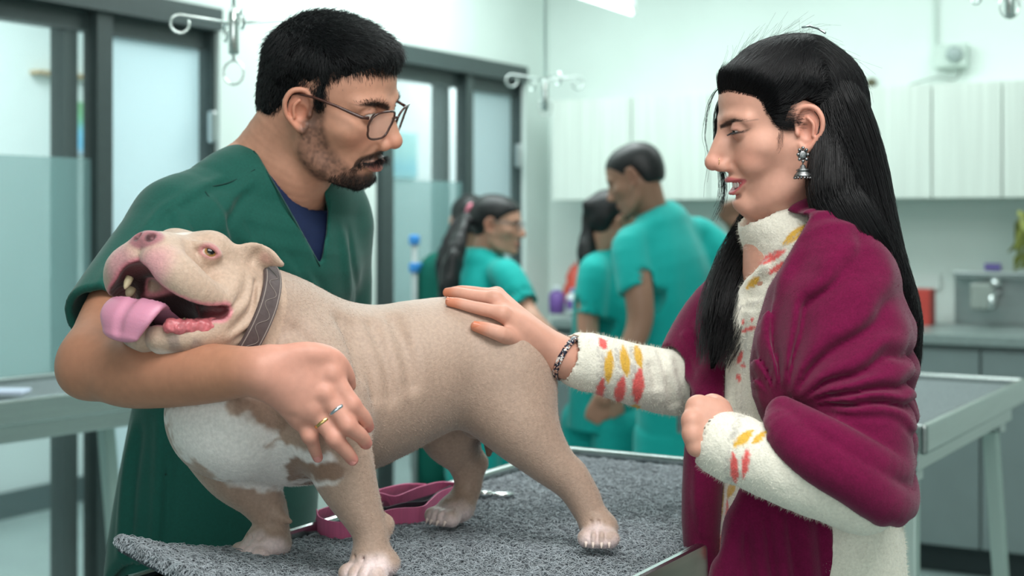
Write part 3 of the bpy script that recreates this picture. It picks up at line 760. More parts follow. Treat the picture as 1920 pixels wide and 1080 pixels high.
def dog_body():
    S = SDF(); up = (0, 0, 1)
    S.u(f_etube([P(440, 775, 1.80), P(520, 755, 1.84), P(640, 740, 1.90), P(780, 694, 1.95), P(880, 665, 1.985), P(930, 670, 2.0)],
                [.086, .108, .108, .097, .083, .075], [.092, .112, .112, .098, .085, .075], up), .02)
    S.u(f_etube([P(600, 690, 1.90), P(520, 640, 1.85), P(440, 600, 1.80), P(400, 585, 1.79)], [.090, .088, .078, .07], [.088, .085, .08, .075], up), .04)
    S.u(f_ell(P(562, 606, 1.86), (.026, .04, .024)), .02)                            # withers
    # near shoulder and front legs
    S.u(f_tube([P(560, 690, 1.80), P(600, 770, 1.775), P(632, 850, 1.765), P(652, 905, 1.76), P(690, 990, 1.755), P(697, 1040, 1.752)], [.055, .058, .044, .036, .0225, .0235], 9), .03)
    S.u(f_tube([P(405, 800, 1.89), P(438, 880, 1.885), P(485, 930, 1.885), P(508, 975, 1.885), P(500, 1018, 1.88)], [.06, .042, .031, .024, .027], 9), .03)
    S.u(f_ell(P(722, 985, 1.77), (.012, .012, .014)), .012)
    S.u(f_tube([P(523, 965, 1.87), P(544, 978, 1.868)], [.008, .003]), .01)
    # haunches and rear legs
    S.u(f_ell(P(945, 715, 1.965), (.066, .06, .085), rotax('y', 20)), .04)
    S.u(f_tube([P(930, 690, 1.97), P(960, 770, 1.945), P(1018, 850, 1.935), P(1072, 905, 1.935), P(1103, 955, 1.935), P(1120, 985, 1.93)], [.07, .058, .036, .0255, .022, .022], 9), .025)
    S.u(f_tube([P(1072, 890, 1.94), P(1100, 930, 1.94)], [.019, .015]), .012)
    S.u(f_ell(P(860, 700, 2.06), (.06, .05, .075)), .04)
    S.u(f_tube([P(870, 720, 2.06), P(842, 800, 2.075), P(868, 858, 2.095), P(878, 905, 2.10), P(862, 950, 2.09)], [.06, .048, .028, .021, .021], 9), .02)
    S.u(f_ell(P(893, 868, 2.10), (.018, .016, .016)), .012)
    # paws
    def paw(px, py, d, w, ang, hgt=.017):
        c = P(px, py, d); f = np.array([math.cos(ang), math.sin(ang), 0]); sd = np.array([-f[1], f[0], 0])
        S.u(f_ell(c-f*.008+np.array([0, 0, .006]), (w*1.0, w*1.0, hgt*1.1)), .012)
        for i, t in enumerate((-.75, -.27, .27, .75)):
            b = c+f*(.016+.008*(1-abs(t)))+sd*t*w*.86-np.array([0, 0, .003])
            S.u(f_tube([c+sd*t*w*.5+np.array([0, 0, .006]), b], [.0115, .0122]), .003)
            S.u(f_ell(b+f*.003+np.array([0, 0, .001]), (.0128, .0128, .0122)), .002)
        for t in (-.51, 0, .51): S.s(f_tube([c+f*.012+sd*t*w*.86+np.array([0, 0, .019]), c+f*.026+sd*t*w*.86+np.array([0, 0, .012]), c+f*.040+sd*t*w*.86-np.array([0, 0, .008])], .0016), .004)
    D = math.radians
    paw(697, 1068, 1.745, .031, D(242)); paw(492, 1030, 1.872, .031, D(228)); paw(1124, 1000, 1.922, .024, D(262)); paw(846, 962, 2.075, .026, D(232))
    # tail hanging between the hind legs, belly tuck, sheath
    S.u(f_tube([P(985, 660, 2.03), P(958, 730, 2.07), P(925, 795, 2.07), P(916, 852, 2.06)], [.022, .020, .017, .004]), .012)
    S.u(f_ell(P(895, 802, 2.02), (.020, .02, .016)), .006)
    S.u(f_tube([P(800, 800, 1.95), P(796, 826, 1.945)], [.012, .004]), .008)
    # skin folds behind the shoulder
    for a in ([(700, 610), (722, 670), (735, 740)], [(740, 600), (762, 660), (772, 720)], [(665, 610), (690, 670), (705, 740)], [(640, 600), (664, 650), (676, 700)], [(520, 590), (530, 620), (528, 645)], [(560, 620), (585, 650), (600, 690)]):
        S0 = S.copy(); S.s(f_tube([hit(S0, x, y, 1.6, 2.1) for x, y in a], [.0015, .004, .0015]), .022)
    return S
def dog_sdf():
    S = dog_body(); Hd = dog_head()
    S2 = SDF(); S2.ops = list(S.ops)
    place(S2, Hd, DH_O, DH_R)
    # neck rolls under the ear
    return S2
def dogw(p): return np.asarray(p)@DH_R.T+DH_O
def build_dog():
    S = dog_sdf()
    v, f = S.mesh((-.60, 1.60, .90), (.26, 2.24, 1.44), .0022)
    q = proj(v); L = (v-DH_O)@DH_R
    tan = np.array(srgb(174, 147, 130)); n1 = noise3(v, 18); n2 = noise3(v, 70)
    col = np.tile(tan, (len(v), 1))*(1+.10*(n1-.5)+.10*(n2-.5))[:, None]
    white = np.array(srgb(232, 226, 222)); pink = np.array(srgb(216, 150, 160)); lilac = np.array(srgb(190, 140, 150))
    brown = np.array(srgb(142, 112, 94))
    near = sstep(2.02, 1.9, v[:, 1])
    qq = q+(np.stack([noise3(v, 60), noise3(v, 60, 7)], 1)-.5)*26+(np.stack([noise3(v, 160), noise3(v, 160, 7)], 1)-.5)*10
    chest = [(300, 770), (395, 745), (425, 742), (438, 775), (462, 780), (523, 806), (520, 826), (505, 833), (560, 842), (620, 850), (640, 900), (560, 925), (420, 905), (330, 840)]
    low = (L[:, 0] < .2)&(v[:, 2] < 1.20)&(v[:, 2] > .99)
    col = blend(col, white, polyw(qq, chest, 6)*low*near)
    col = blend(col, brown, polyw(qq, [(530, 870), (560, 862), (600, 868), (650, 880), (640, 900), (580, 902), (532, 895)], 6)*low*near)
    col = blend(col, brown, .75*polyw(qq, [(440, 745), (520, 750), (545, 790), (525, 822), (500, 800), (460, 790)], 10)*low*near)
    # lighter flank and shoulder edge, darker legs behind
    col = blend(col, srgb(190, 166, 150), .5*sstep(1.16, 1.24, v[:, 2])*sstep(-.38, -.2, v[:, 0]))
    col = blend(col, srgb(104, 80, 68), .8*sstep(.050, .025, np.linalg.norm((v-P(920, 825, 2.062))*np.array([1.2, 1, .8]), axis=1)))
    # toes
    for (x, y, d) in ((697, 1085, 1.735), (492, 1040, 1.86), (1124, 1012, 1.91), (846, 972, 2.065)):
        c = P(x, y, d); c[2] = .93; dd = np.linalg.norm((v-c)*np.array([1, 1, 1.1]), axis=1)
        col = blend(col, srgb(236, 214, 212), sstep(.050, .030, dd+.012*(n2-.5)))
    # head: nose, lips, eye rims, blaze
    def ew(c, r): return np.sqrt((((L*np.array([1, 1, 1])-0)[:, :]-np.array(c))**2/np.array(r)**2).sum(1))
    La = L.copy(); La[:, 1] = np.abs(La[:, 1])
    def es(c, r): return np.sqrt(((La-np.array(c))**2/np.array(r)**2).sum(1))
    hd = np.linalg.norm(L-np.array([.02, 0, -.015]), axis=1) < .132
    col = np.where(hd[:, None], blend(col, srgb(196, 168, 148), np.full(len(v), .8)), col)
    col = blend(col, srgb(236, 222, 212), .9*sstep(1.3, .6, ew((.065, .004, .052), (.028, .009, .014))))
    col = blend(col, pink, .75*sstep(1.25, .7, es((.086, .024, -.012), (.034, .028, .028))))
    col = blend(col, srgb(170, 112, 118), sstep(1.2, .85, ew((.111, 0, .019), (.017, .024, .0165))))
    col = blend(col, srgb(70, 30, 36), sstep(1.4, .8, es((.114, .0098, .018), (.007, .006, .0066))))
    col = blend(col, srgb(196, 128, 132), .9*sstep(1.3, .7, es((.052, .050, .035), (.012, .015, .009))))
    # mouth inside
    cav = f_ell((.048, 0, -.038), (.060, .050, .022), rotax('y', 22))[0](L.astype(np.float32))
    cav2 = f_tube([(.086, 0, -.036), (.058, .042, -.038), (.022, .072, -.028)], [.022, .018, .008])[0](La.astype(np.float32))
    inm = np.minimum(cav, cav2)
    col = blend(col, srgb(222, 138, 148), sstep(.010, .005, inm)*(hd))
    col = blend(col, srgb(110, 40, 46), sstep(.0055, .0025, inm)*hd)
    col = blend(col, srgb(46, 16, 18), sstep(.085, .06, L[:, 0])*sstep(.005, .002, inm)*hd*sstep(.064, .05, La[:, 1]))
    # grey freckled lower lip and white chin
    lowl = es((.018, .048, -.084), (.040, .028, .016))
    col = blend(col, srgb(120, 104, 104), .55*sstep(1.3, .7, lowl)*sstep(.35, .65, n2))
    col = blend(col, srgb(232, 226, 220), .9*sstep(1.25, .8, ew((.000, .020, -.098), (.040, .030, .012)))*sstep(.3, .5, n1+.2))
    # underside skin of the ear
    col = blend(col, srgb(214, 160, 150), .7*sstep(1.3, .7, es((.002, .086, .054), (.018, .012, .012))))
    dog = thing('dog', 'stocky tan and white dog standing on the grey mat with its tongue out', 'dog', (-.15, 1.95, .94))
    fur = mat('dog_coat', attr='Col', rough=.52, spec=.5, noise=.10, nscale=220, bump=.35, bscale=420, bdist=.002, sss=.06, sheen=.25)
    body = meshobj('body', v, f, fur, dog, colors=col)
    # eyes
    for sgn in (1, -1):
        N = NT('dog_eye') if 'dog_eye' not in MATS else None
        if N:
            N.set(Roughness=.08); MATS['dog_eye'] = N.m
            a = N.n('ShaderNodeAttribute'); a.attribute_name = 'Col'; N.l(a.outputs['Color'], N.b.inputs['Base Color'])
        e = SDF().u(f_ell((0, 0, 0), .0112)); ev, ef = e.mesh((-.014,)*3, (.014,)*3, .0012)
        look = unit((.55, .62*sgn, .10)); w = ev@look/.0112
        cc = np.tile(srgb(214, 196, 186), (len(ev), 1)); cc = blend(cc, srgb(150, 110, 60), sstep(.70, .76, w)); cc = blend(cc, srgb(12, 10, 12), sstep(.86, .90, w))
        ctr = np.array((.0445, .0425*sgn, .035))
        meshobj('eye', dogw(ev+ctr), ef, MATS['dog_eye'], dog, colors=cc)
    # tongue
    T = SDF()
    pts = [(-.01, 0, -.050), (.024, .000, -.042), (.054, -.004, -.041), (.072, -.008, -.052), (.079, -.010, -.072), (.073, -.012, -.092)]
    T.u(f_etube(pts, [.026, .032, .039, .043, .040, .028], [.010, .0115, .0120, .0115, .011, .009], (0, 1, 0), 5), .004)
    T.s(f_tube([np.array(p)+np.array([a, .003, b]) for p, (a, b) in zip(pts[1:], [(0, .0130), (.004, .0125), (.0115, .006), (.0132, 0), (.012, 0)])], [.001, .0026, .0045, .0045, .003]), .010)
    tv, tf = T.mesh((-.03, -.06, -.155), (.15, .06, -.05), .0018)
    tc = np.tile(srgb(216, 146, 172), (len(tv), 1))*(1+.08*(noise3(tv, 60)-.5))[:, None]
    meshobj('tongue', dogw(tv), tf, mat('tongue', attr='Col', rough=.38, spec=.5, sss=.15, bump=.25, bscale=500, bdist=.001), dog, colors=tc)
    # teeth and gums
    tm = mat('dog_tooth', srgb(226, 206, 168), .35)
    for (x, y, z, h, r, up) in ((.020, .050, -.050, .013, .0065, 1), (.008, .056, -.044, .010, .006, 1), (-.002, .060, -.036, .008, .006, 1), (.034, .036, -.060, .013, .005, 1),
                                (.020, -.048, -.050, .012, .006, 1), (.082, -.026, -.026, -.012, .005, 1), (.060, -.038, -.030, -.009, .006, 1)):
        c = dogw((x, y, z)); a = DH_R[:, 2]*np.sign(h)
        MB().lathe(c, [(r, -.004), (r*.95, abs(h)*.3), (r*.6, abs(h)*.75), (r*.15, abs(h))], 10, a).build('tooth', tm, dog, smooth=True)
    gum = SDF().u(f_tube([(.004, .073, -.036), (.018, .064, -.047), (.036, .050, -.059), (.050, .034, -.067)], [.006, .0095, .0100, .009]), .003)
    gum.disp(f_custom(lambda p: ((noise3(p, 260)-.5)*.003+(noise3(p, 110)-.5)*.0025).astype(np.float32)))
    gv, gf = gum.mesh((-.02, .01, -.090), (.08, .095, -.015), .0014)
    meshobj('gum', dogw(gv), gf, mat('dog_gum', srgb(198, 108, 114), .28, noise=.25, nscale=140), dog)
    # claws
    cm = mat('dog_claw', srgb(236, 216, 206), .4)
    for (px, py, d, w, ang) in ((697, 1068, 1.745, .031, 242), (492, 1030, 1.872, .031, 228), (1124, 1000, 1.922, .024, 262), (846, 962, 2.075, .026, 232)):
        c = P(px, py, d); a = math.radians(ang); fd = np.array([math.cos(a), math.sin(a), 0]); sd = np.array([-fd[1], fd[0], 0])
        for t in (-.75, -.27, .27, .75):
            b = c+fd*(.026+.008*(1-abs(t)))+sd*t*w*.86-np.array([0, 0, .004])
            MB().tube([b, b+fd*.006-np.array([0, 0, .002]), b+fd*.0085-np.array([0, 0, .007])], [.0030, .0024, .001], 6).build('claw', cm, dog, smooth=True)
    # short coat catching the light along the outline
    def fsel(c): return sstep(.13, .18, np.linalg.norm(c-dogw((.04, 0, -.02)), axis=1))
    hd_dir = np.array([.5, .25, -.35])
    fz = fuzz('coat_hair', v, f, 90000, .0022, .0005, fur, dog, jitter=.12, comb=hd_dir*1.5, seed=3, sel=fsel, colors=col, lift=.35)
    fz['kind'] = 'stuff'
    # collar
    return dog, S
dog, DOG = build_dog()
# ------------------------------------------------------------------ human head, in its own frame: x forward, y to the person's left, z up
def head_sdf(male=True, smile=0.0, lid=.0045, nose=(0, 0), jaw=1.0, ears=True, eyes=True, chin=0):
    H = SDF(); w = 1.0 if male else .95
    H.u(f_ell((-.012, 0, .035), (.092, .0735*w, .075)), .02)
    H.u(f_ell((.028, 0, .036), (.064, .062*w, .058)), .03)
    H.u(f_ell((.030, 0, -.032), (.058, .059*w, .072)), .03)
    H.u(f_ell((.064, 0, -.050), (.030, .033, .036)), .02)
    H.u(f_ell((.054, .044*w, -.028), (.024, .020, .018)), .022, True)               # cheekbone
    if smile: H.u(f_ell((.068, .037, -.050), (.017, .015, .017)), .014, True)
    H.u(f_tube([(-.002, .054*w, -.040), (.008, .052*w*jaw, -.078), (.040, .036*jaw, -.100), (.074+chin, .010, -.110)], [.016, .014, .0135, .0125]), .022, True)
    H.u(f_ell((.034, 0, -.082), (.048, .044*jaw, .030)), .02)
    H.u(f_ell((.080+chin, 0, -.103), (.0165, .0185, .0145)), .014)                        # chin
    H.u(f_tube([(.090, .006, .012), (.088, .024, .016), (.070, .049, .012)], [.0075, .0085, .007] if male else [.006, .006, .006]), .016, True)
    H.s(f_ell((.099, .033, .000), (.020, .020, .0125)), .014, True)                  # orbit
    # nose
    nx, nz = nose
    H.u(f_tube([(.090, 0, .010), (.101+nx*.5, 0, -.012), (.113+nx, 0, -.034+nz)], [.0075, .0075, .0095]), .012)
    H.u(f_ell((.094+nx*.5, 0, -.030+nz*.5), (.015, .0150, .024)), .010)
    H.u(f_ell((.113+nx, 0, -.039+nz), (.0115, .0125, .0105)), .006)
    H.u(f_ell((.1005+nx*.6, .0125, -.0455+nz*.7), (.0125, .0075, .0088)), .006, True)
    H.s(f_ell((.107+nx*.8, .0075, -.0535+nz*.8), (.0065, .0036, .0042)), .003, True)
    # mouth
    cx, cy, cz = (.080, .0255, -.0765) if not smile else (.0785, .030, -.0715)
    zu = -.0730 if not smile else -.0690; zl = -.0855 if not smile else -.0885
    H.u(f_tube([(.0975, 0, zu), (.0945, .012, zu-.0002), (cx, cy, cz)], [.0052, .0048, .0022]), .006, True)
    H.u(f_tube([(.0955, 0, zl), (.0920, .012, zl+.0012), (cx, cy-.002, cz-.001)], [.0054, .0048, .0022] if not smile else [.0050, .0046, .0022]), .006, True)
    if not smile: H.s(f_tube([(.1035, 0, -.0790), (.0985, .012, -.0788), (cx+.003, cy, cz)], [.0013, .0013, .0010]), .003, True)
    else: H.s(f_tube([(.099, 0, -.0790), (.094, .014, -.0775), (cx+.004, cy-.001, cz)], [.0062, .0056, .0014]), .003, True)
    H.s(f_tube([(.0945, 0, -.094), (.090, .012, -.094)], [.002, .001]), .010, True)
    # naso-labial crease
    H.s(f_tube([(.095, .020, -.047), (.088, .031, -.063), (.080, .034, -.078)], [.001, .0018 if not smile else .0026, .0008]), .010, True)
    # eye: lids over a ball
    if eyes:
        H.u(f_ell((.0775, .0325, -.0005), .0140), .005, True)
        H.s(f_ell((.094, .0335, -.0012), (.022, .0145, lid), rotax('x', 6)), .002, True)
        H.s(f_tube([(.092, .018, .006), (.0925, .032, .0092), (.082, .047, .0055)], [.0004, .0010, .0004]), .005, True)
    if ears:
        def E(x, z, o=0): return (x-.006, .0705*w+.004-x*.42+o, z-.012)
        rim = [E(.013, .000), E(.014, .016, .002), E(.004, .029, .003), E(-.012, .026, .004), E(-.019, .010, .005), E(-.016, -.008, .004), E(-.006, -.021, .002), E(.006, -.030), E(.011, -.022, -.001)]
        H.u(f_ell(E(-.003, 0, -.003), (.017, .0045, .027), rotax('z', 22)@np.eye(3)), .004, True)
        H.u(f_tube(rim, [.0028, .0036, .0040, .0040, .0038, .0036, .0040, .0052, .0040]), .0025, True)
        H.s(f_ell(E(.003, -.004, .005), (.0095, .0100, .0130)), .003, True)
        H.s(f_tube([E(.004, .020, .004), E(-.008, .019, .005), E(-.0125, .006, .006), E(-.010, -.008, .005)], .0022), .003, True)
        H.u(f_tube([E(-.002, .014, .003), E(-.0075, .004, .004), E(-.005, -.012, .003)], .0024), .003, True)
        H.u(f_ell(E(.0135, -.005, .002), (.0032, .003, .005)), .003, True)
    return H
def poly2(poly):
    """signed distance of points' (x, z) to a polygon, extruded along y"""
    A = np.asarray(poly, np.float32); n = len(A)
    def fn(p):
        q = p[:, [0, 2]]; ins = np.zeros(len(q), bool); dist = np.full(len(q), 9., np.float32)
        for i in range(n):
            a, b = A[i], A[(i+1) % n]; ab = b-a; pa = q-a
            ins ^= ((a[1] > q[:, 1]) != (b[1] > q[:, 1])) & (q[:, 0] < (b[0]-a[0])*(q[:, 1]-a[1])/(b[1]-a[1]+1e-12)+a[0])
            t = np.clip(pa@ab/(ab@ab+1e-12), 0, 1); e = pa-t[:, None]*ab; dist = np.minimum(dist, np.sqrt(np.einsum('ij,ij->i', e, e)))
        return np.where(ins, -dist, dist)
    return f_custom(fn)
def skin_cols(v, base, male=True, lip=None, smile=False, jaw_dark=0):
    """vertex colours of a head in its own frame"""
    b = np.array(base); n1 = noise3(v, 40); n2 = noise3(v, 160)
    col = np.tile(b, (len(v), 1))*(1+.07*(n1-.5)+.05*(n2-.5))[:, None]
    a = v.copy(); a[:, 1] = np.abs(a[:, 1])
    def es(c, r): return np.sqrt(((a-np.array(c))**2/np.array(r)**2).sum(1))
    red = b*np.array([1.06, .80, .78])
    col = blend(col, red, .55*sstep(1.3, .4, es((.112, 0, -.042), (.018, .020, .018))))
    col = blend(col, red, .35*sstep(1.3, .3, es((.070, .042, -.040), (.028, .024, .020))))
    col = blend(col, red, .55*sstep(1.2, .6, es((-.008, .080, -.010), (.024, .02, .036))))
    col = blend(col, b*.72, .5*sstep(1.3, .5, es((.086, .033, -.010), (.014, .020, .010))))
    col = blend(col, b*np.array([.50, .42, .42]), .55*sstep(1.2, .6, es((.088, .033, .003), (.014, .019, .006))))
    lip = b*np.array([.92, .55, .58]) if lip is None else np.array(lip)
    cy, cz = (.0255, -.0765) if not smile else (.031, -.0715)
    t = np.clip(a[:, 1]/cy, 0, 1.3)
    zu = (-.0685+(0 if not smile else .0045))*(1-t**2)+cz*t**2; zl = (-.0915 if not smile else -.0935)*(1-t**2)+cz*t**2
    wl = sstep(-.0012, .0010, zu-v[:, 2])*sstep(-.0012, .0010, v[:, 2]-zl)*(v[:, 0] > .070)*sstep(1.08, .98, t)
    return blend(col, lip, .85*wl)
def surf_strands(rng, v, f, wfun, n, dirfun, lenfun, lift, k=5, curl=0.0, field=None, spread=.16):
    """hair curves rooted on a mesh: wfun(point) weight, dirfun(points, normals) direction, lenfun(points) length;
    with a field given each hair is laid along that surface, lifting off towards its tip"""
    a, b, c = v[f[:, 0]], v[f[:, 1]], v[f[:, 2]]; nr = np.cross(b-a, c-a); ar = np.linalg.norm(nr, axis=1)
    w = ar*wfun((a+c)/2); idx = rng.choice(len(f), n, p=w/w.sum())
    r1, r2 = rng.rand(n, 1), rng.rand(n, 1); d_ = v[f[idx, 3]]
    pt = (a[idx]*(1-r1)+b[idx]*r1)*(1-r2)+(d_*(1-r1)+c[idx]*r1)*r2
    nn = nr[idx]/(ar[idx][:, None]+1e-12); jit = rng.normal(size=(n, 3))*spread
    L = lenfun(pt)[:, None]*(.6+.8*rng.rand(n, 1)); lf = lift*(.4+1.1*rng.rand(n, 1)); cv = rng.normal(size=(n, 3))*curl
    if field is None:
        D = dirfun(pt, nn)+jit; D -= nn*(D*nn).sum(1, keepdims=True); D /= np.linalg.norm(D, axis=1, keepdims=True)+1e-9
        return np.stack([pt-nn*.001+D*L*t+nn*L*lf*(t-.75*t*t)+cv*L*t*t for t in np.linspace(0, 1, k)], 1)
    p = pt.copy(); out = [pt-nn*.001]
    for i in range(1, k):
        g = grad(field, p, .003); D = dirfun(p, g)+jit; D -= g*(D*g).sum(1, keepdims=True); D /= np.linalg.norm(D, axis=1, keepdims=True)+1e-9
        p = p+D*L/(k-1); g = grad(field, p, .003); d = np.clip(field(p), -.03, .03)[:, None]
        p = p-g*d
        t = i/(k-1); out.append(p+g*(.0008+L*lf*t*t)+cv*L*t*t)
    return np.stack(out, 1)
def eye_mesh(name, O, R, side, look, parent, iris=(.03, .015, .008), s=1.0):
    """eyeball with iris and pupil in vertex colours, at its place in a head frame"""
    e = SDF().u(f_ell((0, 0, 0), .0121)); ev, ef = e.mesh((-.0145,)*3, (.0145,)*3, .0011)
    w = ev@unit(look)/.0121; cc = np.tile(srgb(222, 210, 204), (len(ev), 1))
    cc = blend(cc, iris, sstep(.868, .885, w)); cc = blend(cc, (.004, .004, .004), sstep(.955, .965, w))
    if 'eye_gloss' not in MATS: mat('eye_gloss', attr='Col', rough=.06, spec=.6)
    ev = (ev+np.array((.0775, .0325*side, -.0005)))*s
    return meshobj('eye', ev@R.T+O, ef, MATS['eye_gloss'], parent, colors=cc)

def pxcut(poly, d0=0.0, d1=9.0):
    """wedge of space seen through a polygon of the photograph, between two depths"""
    A = np.asarray(poly, np.float32); n = len(A)
    def fn(p):
        y = np.maximum(p[:, 1], .1); q = np.stack([960+p[:, 0]*FPX/y, HORZ-(p[:, 2]-CZ)*FPX/y], 1).astype(np.float32)
        ins = np.zeros(len(q), bool); dist = np.full(len(q), 1e9, np.float32)
        for i in range(n):
            a, b = A[i], A[(i+1) % n]; ab = b-a; pa = q-a
            ins ^= ((a[1] > q[:, 1]) != (b[1] > q[:, 1])) & (q[:, 0] < (b[0]-a[0])*(q[:, 1]-a[1])/(b[1]-a[1]+1e-12)+a[0])
            t = np.clip(pa@ab/(ab@ab+1e-12), 0, 1); e = pa-t[:, None]*ab; dist = np.minimum(dist, np.einsum('ij,ij->i', e, e))
        dist = np.sqrt(dist)*y/FPX; s = np.where(ins, -dist, dist)
        return np.maximum(np.maximum(s, d0-p[:, 1]), p[:, 1]-d1)
    return f_custom(fn)
def shell(S, t, off=0.0):
    """hollow cloth of thickness t over a field"""
    def fn(p):
        d = S(p)-off; return np.maximum(d, -(d+t))
    return f_custom(fn)
def f_ridge(pts, A, w, n=5):
    """smooth ridge (A > 0) or crease (A < 0) along a line on a surface, fading out at both ends; use with disp"""
    q = spline(np.asarray(pts, float), n).astype(np.float32); m = len(q); c = (q.min(0)+q.max(0))/2; R = float(np.max(np.linalg.norm(q-c, axis=1))+2.6*w)
    def fn(p):
        bd = np.full(len(p), 1e9, np.float32); bt = np.zeros(len(p), np.float32)
        for i in range(m-1):
            a = q[i]; ab = q[i+1]-a; pa = p-a; t = np.clip(pa@ab/(ab@ab+1e-12), 0, 1); d = pa-t[:, None]*ab; e = np.einsum('ij,ij->i', d, d)
            k = e < bd; bd = np.where(k, e, bd); bt = np.where(k, (i+t)/(m-1), bt)
        return -A*np.exp(-bd/(w*w))*np.clip(np.sin(np.pi*np.clip(bt*.92+.04, 0, 1)), 0, 1)**.6
    return fn, c, R
def join(*parts):
    """several (verts, faces, colours) into one"""
    V, F, C, b = [], [], [], 0
    for v, f, c in parts: V.append(v); F.append(f+b); C.append(c); b += len(v)
    return np.concatenate(V), np.concatenate(F), np.concatenate(C)
def hand(S, wrist, wr, mcps, fingers, thumb, pr=.0135):
    """palm tubes from the wrist to each knuckle, then one tapering chain per finger; fingers = list of [pts], radii follow"""
    wrist = np.asarray(wrist, float)
    for m in mcps: S.u(f_tube([wrist, wrist*.45+np.asarray(m)*.55, m], [wr*.75, pr*1.12, pr*.92]), .012)
    for i, fg in enumerate(fingers):
        s = (1.0, 1.03, .97, .84)[i]*pr/.0135
        S.u(f_tube([mcps[i]]+list(fg), [.0118*s, .0098*s, .0086*s, .0074*s][:len(fg)+1], 3), .006)
    if thumb is not None:
        m = len(thumb); S.u(f_tube(thumb, np.linspace(.0165, .0082, m)*pr/.0135, 4), .012)
def nail(name, p, axis, up, m, parent, s=1.0):
    a = unit(axis); u = unit(np.asarray(up)-a*np.dot(up, a)); w = np.cross(a, u); V = []
    for i in range(5):
        for j in range(5):
            x = (i/4-.5)*.011*s; y = (j/4-.5)*.0095*s; V.append(np.asarray(p)+a*x+w*y+u*(.0002-abs(y/.0095/s)**2*.009*s))
    F = [(i*5+j, i*5+j+1, i*5+j+6, i*5+j+5) for i in range(4) for j in range(4)]
    o = meshobj(name, np.array(V), F, m, parent); return o
# ------------------------------------------------------------------ vet in dark green scrubs
MAN = thing('person', 'man in dark green scrubs and glasses bending to hold the tan dog', 'person', (-.42, 2.22, 0))
SKIN_M = srgb(204, 150, 126)
MH_R = rotm(math.radians(-18), math.radians(16.5), math.radians(12.5))
MH_O = np.array([-.2660, 2.080, 1.5600])
def mh(p): return np.asarray(p, float)@MH_R.T+MH_O
def mi(p): return (np.asarray(p, float)-MH_O)@MH_R
skin_m = mat('skin_man', attr='Col', rough=.48, spec=.45, sss=.12, noise=.05, nscale=90, bump=.12, bscale=900, bdist=.0008)
hair_m = mat('hair_man', (.0075, .0085, .010), .40, spec=.5)
def man_head():
    H = head_sdf(True, lid=.0042, chin=-.006)
    # neck from the skull base to the collar, leaning forward
    nb = mi(P(548, 330, 2.13)); nb2 = mi(P(515, 420, 2.215))
    H.u(f_tube([(-.022, 0, -.030), nb*.45+np.array((-.016, 0, -.050))*.55, nb, nb2], [.056, .056, .058, .070], 8), .025)
    H.u(f_tube([(-.055, -.030, -.030), mi(P(485, 300, 2.12)), mi(P(430, 345, 2.10))], [.03, .045, .05]), .03)
    v, f = H.mesh((-.20, -.13, -.30), (.14, .13, .13), .0017)
    col = skin_cols(v, SKIN_M, lip=srgb(178, 108, 100))
    a = v.copy(); a[:, 1] = np.abs(a[:, 1]); q = a[:, [0, 2]]; n2 = noise3(v, 260); n3 = noise3(v, 60)
    dark = np.array(srgb(44, 34, 32))
    beard = polyw(q, [(.008, .004), (.026, .004), (.030, -.030), (.040, -.058), (.060, -.078), (.074, -.090), (.078, -.0945), (.099, -.0945), (.11, -.10), (.10, -.125), (.05, -.128), (.02, -.118), (-.006, -.080), (.000, -.03)], .007)
    col = blend(col, dark, beard*(.50+.28*sstep(.25, .8, n2*.7+n3*.3)))
    chin = polyw(q, [(.074, -.094), (.099, -.0925), (.112, -.10), (.10, -.125), (.066, -.126), (.055, -.10)], .006)
    col = blend(col, dark*.6, .80*chin)
    mous = polyw(q, [(.104, -.0545), (.125, -.058), (.110, -.0695), (.094, -.0700), (.080, -.0755), (.074, -.086), (.070, -.082), (.079, -.066), (.092, -.0585)], .0022)*(a[:, 1] < .034)
    col = blend(col, dark*.5, .85*mous)
    brow = polyw(np.stack([a[:, 1], v[:, 2]], 1), [(.008, .0120), (.024, .0185), (.040, .0205), (.058, .0135), (.040, .0125), (.024, .0095), (.009, .0050)], .0022)*(v[:, 0] > .05)
    col = blend(col, dark*.6, .97*brow)
    return H, v, f, col
MHS, mhv, mhf, mhc = man_head()
